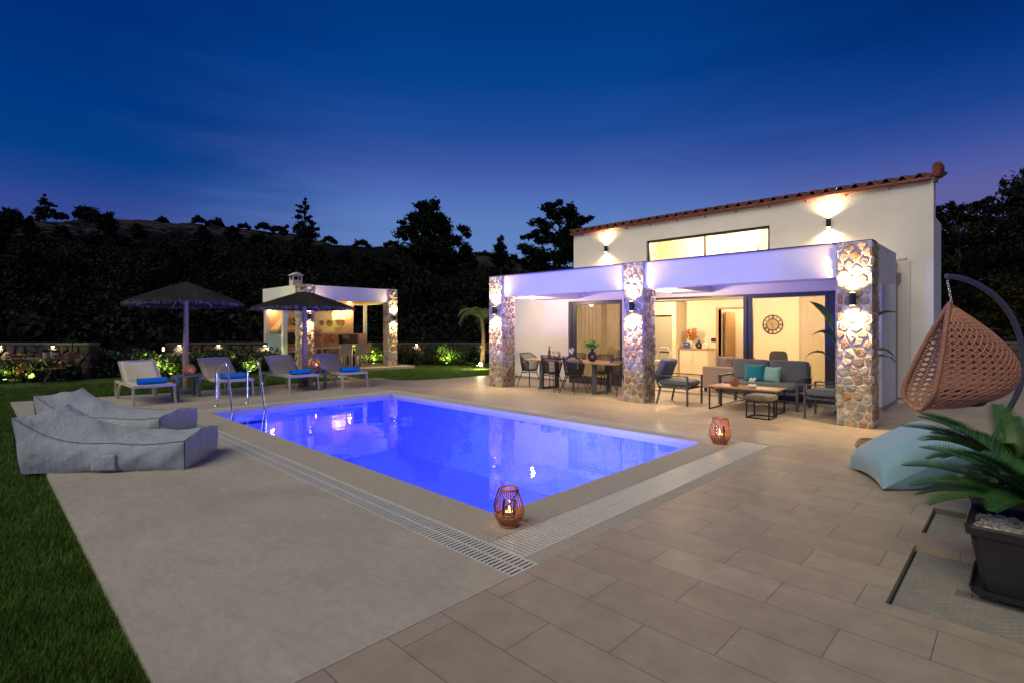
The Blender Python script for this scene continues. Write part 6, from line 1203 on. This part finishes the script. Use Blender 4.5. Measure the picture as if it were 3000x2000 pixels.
m.build('rock_ledges', ROCK, None, smooth=0)['kind'] = 'structure'
# scrub covering the hillside
rng = np.random.default_rng(5); nB = 7000; azs = rng.uniform(-.85, .9, nB); rs_ = HR0+2+(HR1-HR0-4)*rng.uniform(0, 1, nB)**.75; P_ = []; S_ = []
for a, r_ in zip(azs, rs_):
    if r_ > 122 and rng.random() < .30+.5*(math.sin(a*9+1)>.2): continue
    th = R(134.3)-a; big = rng.uniform(.4, 1.3)*(1+.35*(r_ < 110))*(.55 if r_ > 125 else 1); z = hill_z(a, r_); n = 70; v = rng.normal(size=(n, 3)); v /= np.linalg.norm(v, axis=1)[:, None]; v[:, 2] = np.abs(v[:, 2])
    P_.append(np.array([r_*math.cos(th), r_*math.sin(th), z])+v*big*np.array([1, 1, .9])*rng.uniform(.6, 1.0, (n, 1))); S_.append(np.full(n, big*.20))
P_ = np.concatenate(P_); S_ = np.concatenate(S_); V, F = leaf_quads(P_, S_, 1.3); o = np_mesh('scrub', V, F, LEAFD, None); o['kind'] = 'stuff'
# low pale grasses on the bank right behind the walls
nB = 2600; P_ = []
for k in range(nB):
    px = rng.uniform(-60, 1150) if k % 5 else rng.uniform(2150, 2700); d = rng.uniform(27, 40); az = math.atan((px-1176)/1209); r_ = d/math.cos(az); z = hill_z(az, max(r_, HR0)) if r_ > HR0 else 0; c = gpt(px, d); n = 10; P_.append(np.array([c.x, c.y, z+.15])+rng.normal(size=(n, 3))*np.array([.3, .3, .18]))
P_ = np.concatenate(P_); V, F = leaf_quads(P_, .07, 3.5); o = np_mesh('wild_grass', V, F, mat('dry_wild_grass', (.008, .0075, .007), .9, var=.6, island=.8, spec=.02), None); o['kind'] = 'stuff'
def tree(label, px, d, z0, H_, shape, seed, m_=LEAFD, name='pine_tree', n=2600, lf=.4, asp=1.5, group='trees on the skyline', trunk=True, cr=.62):
    """shape: list of (offset across, height fraction, radius) clumps, in metres / fraction / metres"""
    global rng; rng = np.random.default_rng(seed); random.seed(seed); p = gpt(px, d); t_ = thing(name, label, 'tree', (p.x, p.y, z0), 0, group)
    H0 = max(h_ for _, h_, _ in shape)
    m = MB(); top = Vector((0, 0, H_*H0*.9)); m.tube([(0, 0, -1), (.05, .02, H_*.3), tuple(top*.7+Rv*.1), tuple(top)], [H_*.022, H_*.018, H_*.011, H_*.004], 7)
    P_ = []; cc = []
    for (ox, hf, r_) in shape:
        c = Rv*ox+Fv*random.uniform(-.6, .6)*r_+Vector((0, 0, H_*hf)); cc.append((c, r_)); m.tube([(0, 0, H_*hf*.82), tuple(c*.55+Vector((0, 0, H_*hf*.40))), tuple(c)], [H_*.007, H_*.005, H_*.002], 5)
    tot = sum(r_*r_ for _, r_ in cc)
    for c, r_ in cc:
        ns_ = max(3, int(11*r_/max(x[1] for x in cc))); sub = [c+Vector((random.gauss(0, .52), random.gauss(0, .45), random.gauss(0, .30)))*r_ for _ in range(ns_)]; k = int(n*r_*r_/tot)
        si = rng.integers(0, ns_, k); S = np.array([tuple(s) for s in sub]); v = rng.normal(size=(k, 3))*np.array([.30, .30, .20])*r_*cr/.62; P_.append(S[si]+v)
    P_ = np.concatenate(P_); V, F = leaf_quads(P_, lf, asp); np_mesh('crown', V, F, m_, t_); m.build('trunk', BARK, t_); return t_
def zpx(py, d): return 1.6-(py-752)/1209*d
# big pine left of centre (px 915-1080, top 455)
D = 70.; s_ = D/1209
def clumps(cx, base_py, top_py, lst, d): # lst: (px, py, rpx)
    z0 = zpx(base_py, d); Hh = zpx(top_py, d)-z0; return z0, Hh, [((x-cx)*d/1209, (zpx(y, d)-z0)/Hh, r_*d/1209) for x, y, r_ in lst]
def ptree(label, cx, base, top, lst, d, seed, **k): z0, Hh, sh_ = clumps(cx, base, top, lst, d); return tree(label, cx, d, z0, Hh, sh_, seed, **k)
ptree('large spreading pine on the skyline right of the pavilion chimney', 995, 640, 455, [(970, 470, 16), (990, 478, 18), (955, 495, 20), (985, 500, 24), (1012, 498, 16), (925, 512, 9), (940, 522, 18), (975, 525, 24), (1010, 520, 20), (1032, 530, 18), (1063, 526, 15), (1070, 540, 10), (1050, 548, 14), (950, 545, 22), (990, 550, 26), (1025, 555, 20), (930, 546, 8), (1065, 568, 16), (1010, 580, 30), (960, 580, 34), (1050, 590, 22), (985, 610, 36)], 70, 61, n=14000, lf=.26, asp=2.2)
ptree('broad dark pine rising behind the left end of the villa roof', 1285, 650, 457, [(1265, 475, 14), (1285, 470, 12), (1308, 477, 14), (1255, 492, 14), (1280, 495, 20), (1310, 498, 18), (1335, 506, 14), (1240, 512, 14), (1265, 520, 20), (1295, 522, 22), (1325, 525, 18), (1350, 505, 8), (1225, 540, 14), (1250, 548, 20), (1285, 552, 26), (1320, 550, 24), (1205, 545, 8), (1200, 565, 12), (1215, 580, 18), (1240, 590, 26), (1280, 595, 32), (1230, 615, 26), (1195, 600, 14)], 60, 62, n=13000, lf=.22, asp=2.2)
ptree('small pointed conifer between the two big pines', 1150, 620, 540, [(1150, 545, 4), (1149, 553, 7), (1150, 563, 10), (1152, 574, 13), (1150, 586, 15), (1150, 600, 18)], 75, 63, n=2600, lf=.22, name='conifer', asp=2.2)
ptree('thin pointed conifer on the ridge above the pavilion', 700, 600, 452, [(700, 458, 3.5), (702, 467, 6), (690, 476, 5), (706, 478, 6), (698, 488, 8), (685, 498, 9), (707, 500, 8), (715, 512, 7), (690, 512, 10), (680, 524, 9), (702, 526, 14), (727, 526, 6), (690, 542, 16), (712, 540, 14), (660, 522, 6), (655, 535, 9), (700, 560, 22)], 100, 64, n=4200, lf=.30, name='conifer', asp=2)
ptree('small conifer on the ridge near the left edge', 103, 520, 443, [(103, 449, 3.5), (102, 458, 6), (98, 468, 8), (110, 470, 7), (122, 472, 5), (96, 480, 8), (105, 483, 10), (118, 484, 7), (88, 486, 7), (103, 497, 14)], 110, 65, n=2200, lf=.32, name='conifer')
ptree('round dark bush tree on the ridge right of the left conifer', 197, 530, 478, [(190, 485, 10), (205, 484, 12), (197, 492, 20), (215, 495, 14), (182, 497, 12), (200, 508, 24)], 110, 66, n=2600, lf=.34, name='oak_tree')
for i, (px, py, r_, lb) in enumerate(((370, 501, 9, 'small round bush on the ridge left of centre'), (457, 500, 11, 'low round bush on the rocky ridge above the left parasol'), (495, 505, 12, 'second low round bush on the rocky ridge'), (560, 515, 8, 'small bush on the ridge right of the rocks'), (605, 515, 10, 'bush on the ridge left of the thin conifer'), (640, 522, 10, 'bush directly left of the thin ridge conifer'), (755, 545, 12, 'bush on the descending ridge right of the thin conifer'), (140, 492, 10, 'low bush between the ridge conifer and the round tree'), (30, 487, 12, 'low wide bush on the ridge at the left edge'), (830, 553, 12, 'bush on the ridge left of the large pine'), (900, 555, 12, 'bush at the foot of the large pine'), (1110, 578, 12, 'bush on the ridge right of the large pine'))):
    ptree(lb, px, py+r_*1.6, py-r_*.3, [(px-r_*.7, py+r_*.5, r_*.6), (px+r_*.6, py+r_*.6, r_*.7), (px, py+r_*.4, r_*.8), (px-r_*1.3, py+r_*.9, r_*.5), (px+r_*1.4, py+r_, r_*.5)], 147*math.cos(math.atan((px-1176)/1209)), 70+i, n=1100, lf=.32, name='bush', group='bushes along the ridge')
# right-hand trees behind the hanging chair
ptree('large dark tree filling the right edge above the hanging chair', 2330, 760, 385, [(2345, 400, 14), (2355, 425, 20), (2305, 425, 12), (2330, 440, 24), (2290, 452, 14), (2310, 470, 26), (2345, 470, 28), (2280, 480, 22), (2375, 450, 30), (2330, 510, 44), (2290, 530, 40), (2370, 530, 46), (2310, 580, 56), (2360, 600, 60), (2300, 640, 50), (2420, 420, 40), (2430, 520, 60)], 33, 91, n=16000, lf=.13, name='oak_tree', asp=2)
ptree('lower dark tree directly right of the villa corner', 2200, 780, 470, [(2165, 480, 12), (2190, 478, 14), (2215, 482, 14), (2240, 475, 16), (2262, 470, 16), (2175, 505, 24), (2210, 508, 26), (2245, 505, 28), (2190, 550, 40), (2240, 560, 44), (2180, 610, 46), (2240, 630, 50), (2200, 690, 50)], 38, 92, n=12000, lf=.15, name='oak_tree', asp=2)
ptree('ochre tinted bush behind the curved stand of the hanging chair', 2300, 800, 655, [(2275, 675, 16), (2310, 668, 18), (2340, 672, 18), (2290, 700, 28), (2330, 700, 30), (2300, 735, 34), (2360, 720, 34)], 29, 93, m_=LEAFO, n=5000, lf=.10, name='bush')
ptree('dark trees massed behind the pavilion at the foot of the hill', 560, 800, 600, [(520, 640, 40), (580, 650, 44), (640, 660, 44), (700, 650, 44), (540, 710, 50), (620, 720, 54), (760, 680, 44), (470, 690, 40)], 45, 94, n=9000, lf=.2, name='oak_tree')
ptree('dark tree on the slope above the left parasol', 330, 800, 600, [(300, 640, 36), (350, 630, 40), (400, 660, 40), (330, 690, 50), (260, 690, 40), (390, 720, 46)], 48, 95, n=7000, lf=.2, name='oak_tree')
ptree('tall dark pine mass on the slope at the far left', 90, 790, 560, [(60, 590, 36), (110, 600, 40), (20, 620, 40), (80, 650, 54), (140, 660, 44), (30, 700, 50), (110, 720, 54), (170, 700, 34)], 46, 96, n=9000, lf=.2)
ptree('dark tree mass between the pavilion and the villa', 960, 800, 640, [(930, 670, 34), (980, 665, 36), (1030, 675, 34), (1090, 670, 34), (950, 720, 40), (1010, 725, 44), (1075, 725, 40)], 48, 97, n=7000, lf=.2, name='oak_tree')
LT = [mat('dark_olive_leaf', (.014, .016, .009), .85, var=.5, vscale=.6, island=.6, spec=.02), mat('dark_blue_green_leaf', (.009, .014, .014), .85, var=.5, vscale=.6, island=.6, spec=.02), LEAFD]
random.seed(321)
for i in range(34):
    px = -40+i*37+random.uniform(-18, 18); px = px if px < 1150 else px+1010; d = random.uniform(45, 105); az = math.atan((px-1176)/1209); r_ = d/math.cos(az)
    if r_ > 138: d *= .8; r_ = d/math.cos(az)
    gz = hill_z(az, r_); gy = 752-(gz-1.6)*1209/d; w_ = random.uniform(1.6, 3.2)*1209/d; h_ = w_*random.uniform(.9, 1.7); con = i % 3 == 0; L2 = []
    for k in range(9):
        f = (k+.5)/9; ww = (1-f)*.75+.12 if con else math.sin(math.pi*min(1, .22+f*.75))*.8; L2.append((px+random.uniform(-.6, .6)*w_*ww, gy-h_*(.25+.75*f), w_*(.22+.25*ww)*(.7 if con else 1)))
    o = ptree('dark tree growing on the unlit hillside', px, gy, gy-h_, L2, d, 500+i, m_=LT[i % 3], name='conifer' if con else 'oak_tree', n=1500, lf=.06+.0028*d, asp=1.8, group='trees scattered over the hillside')
# ================================================================== grass blades
rng = np.random.default_rng(9)
def blades(x, y, h, wd, name):
    n = len(x); a = rng.uniform(0, 6.283, n); ln = rng.uniform(.15, .75, n)*h; hh = h*rng.uniform(.5, 1.1, n); bx, by = np.cos(a)*wd/2, np.sin(a)*wd/2; b = rng.uniform(0, 6.283, n); z0 = -.05
    V = np.stack([np.stack([x-bx, y-by, np.full(n, z0)], 1), np.stack([x+bx, y+by, np.full(n, z0)], 1), np.stack([x+np.cos(b)*ln, y+np.sin(b)*ln, z0+hh], 1)], 1).reshape(-1, 3)
    o = np_mesh(name, V, np.arange(3*n).reshape(-1, 3), BLADE, None); o['kind'] = 'stuff'; return o
n = 230000; x = -2.3-rng.uniform(0, 1, n)**1.5*9.5; y = .555-rng.uniform(0, 1, n)*3.4*np.clip((-x-1.8)/5, .12, 1); y = np.where(y > .54, .54+rng.uniform(0, .028, n)*rng.random(n), y); blades(x, y, .055, .006, 'near_lawn_grass')
n = 150000; x = rng.uniform(-20.5, -11.5, n); y = rng.uniform(-5, .56, n); x2 = rng.uniform(-19.5, -15.5, n//2); y2 = rng.uniform(.5, 8, n//2); x3 = rng.uniform(-17.6, -13.1, n//2); y3 = rng.uniform(8.7, 14.5, n//2); k = ~((x3 > -15.05) & (y3 < 9.2)) & ~((x3 > -13.4) & (y3 < 12)); 
blades(np.concatenate([x, x2, x3[k]]), np.concatenate([y, y2, y3[k]]), .06, .013, 'far_lawn_grass')
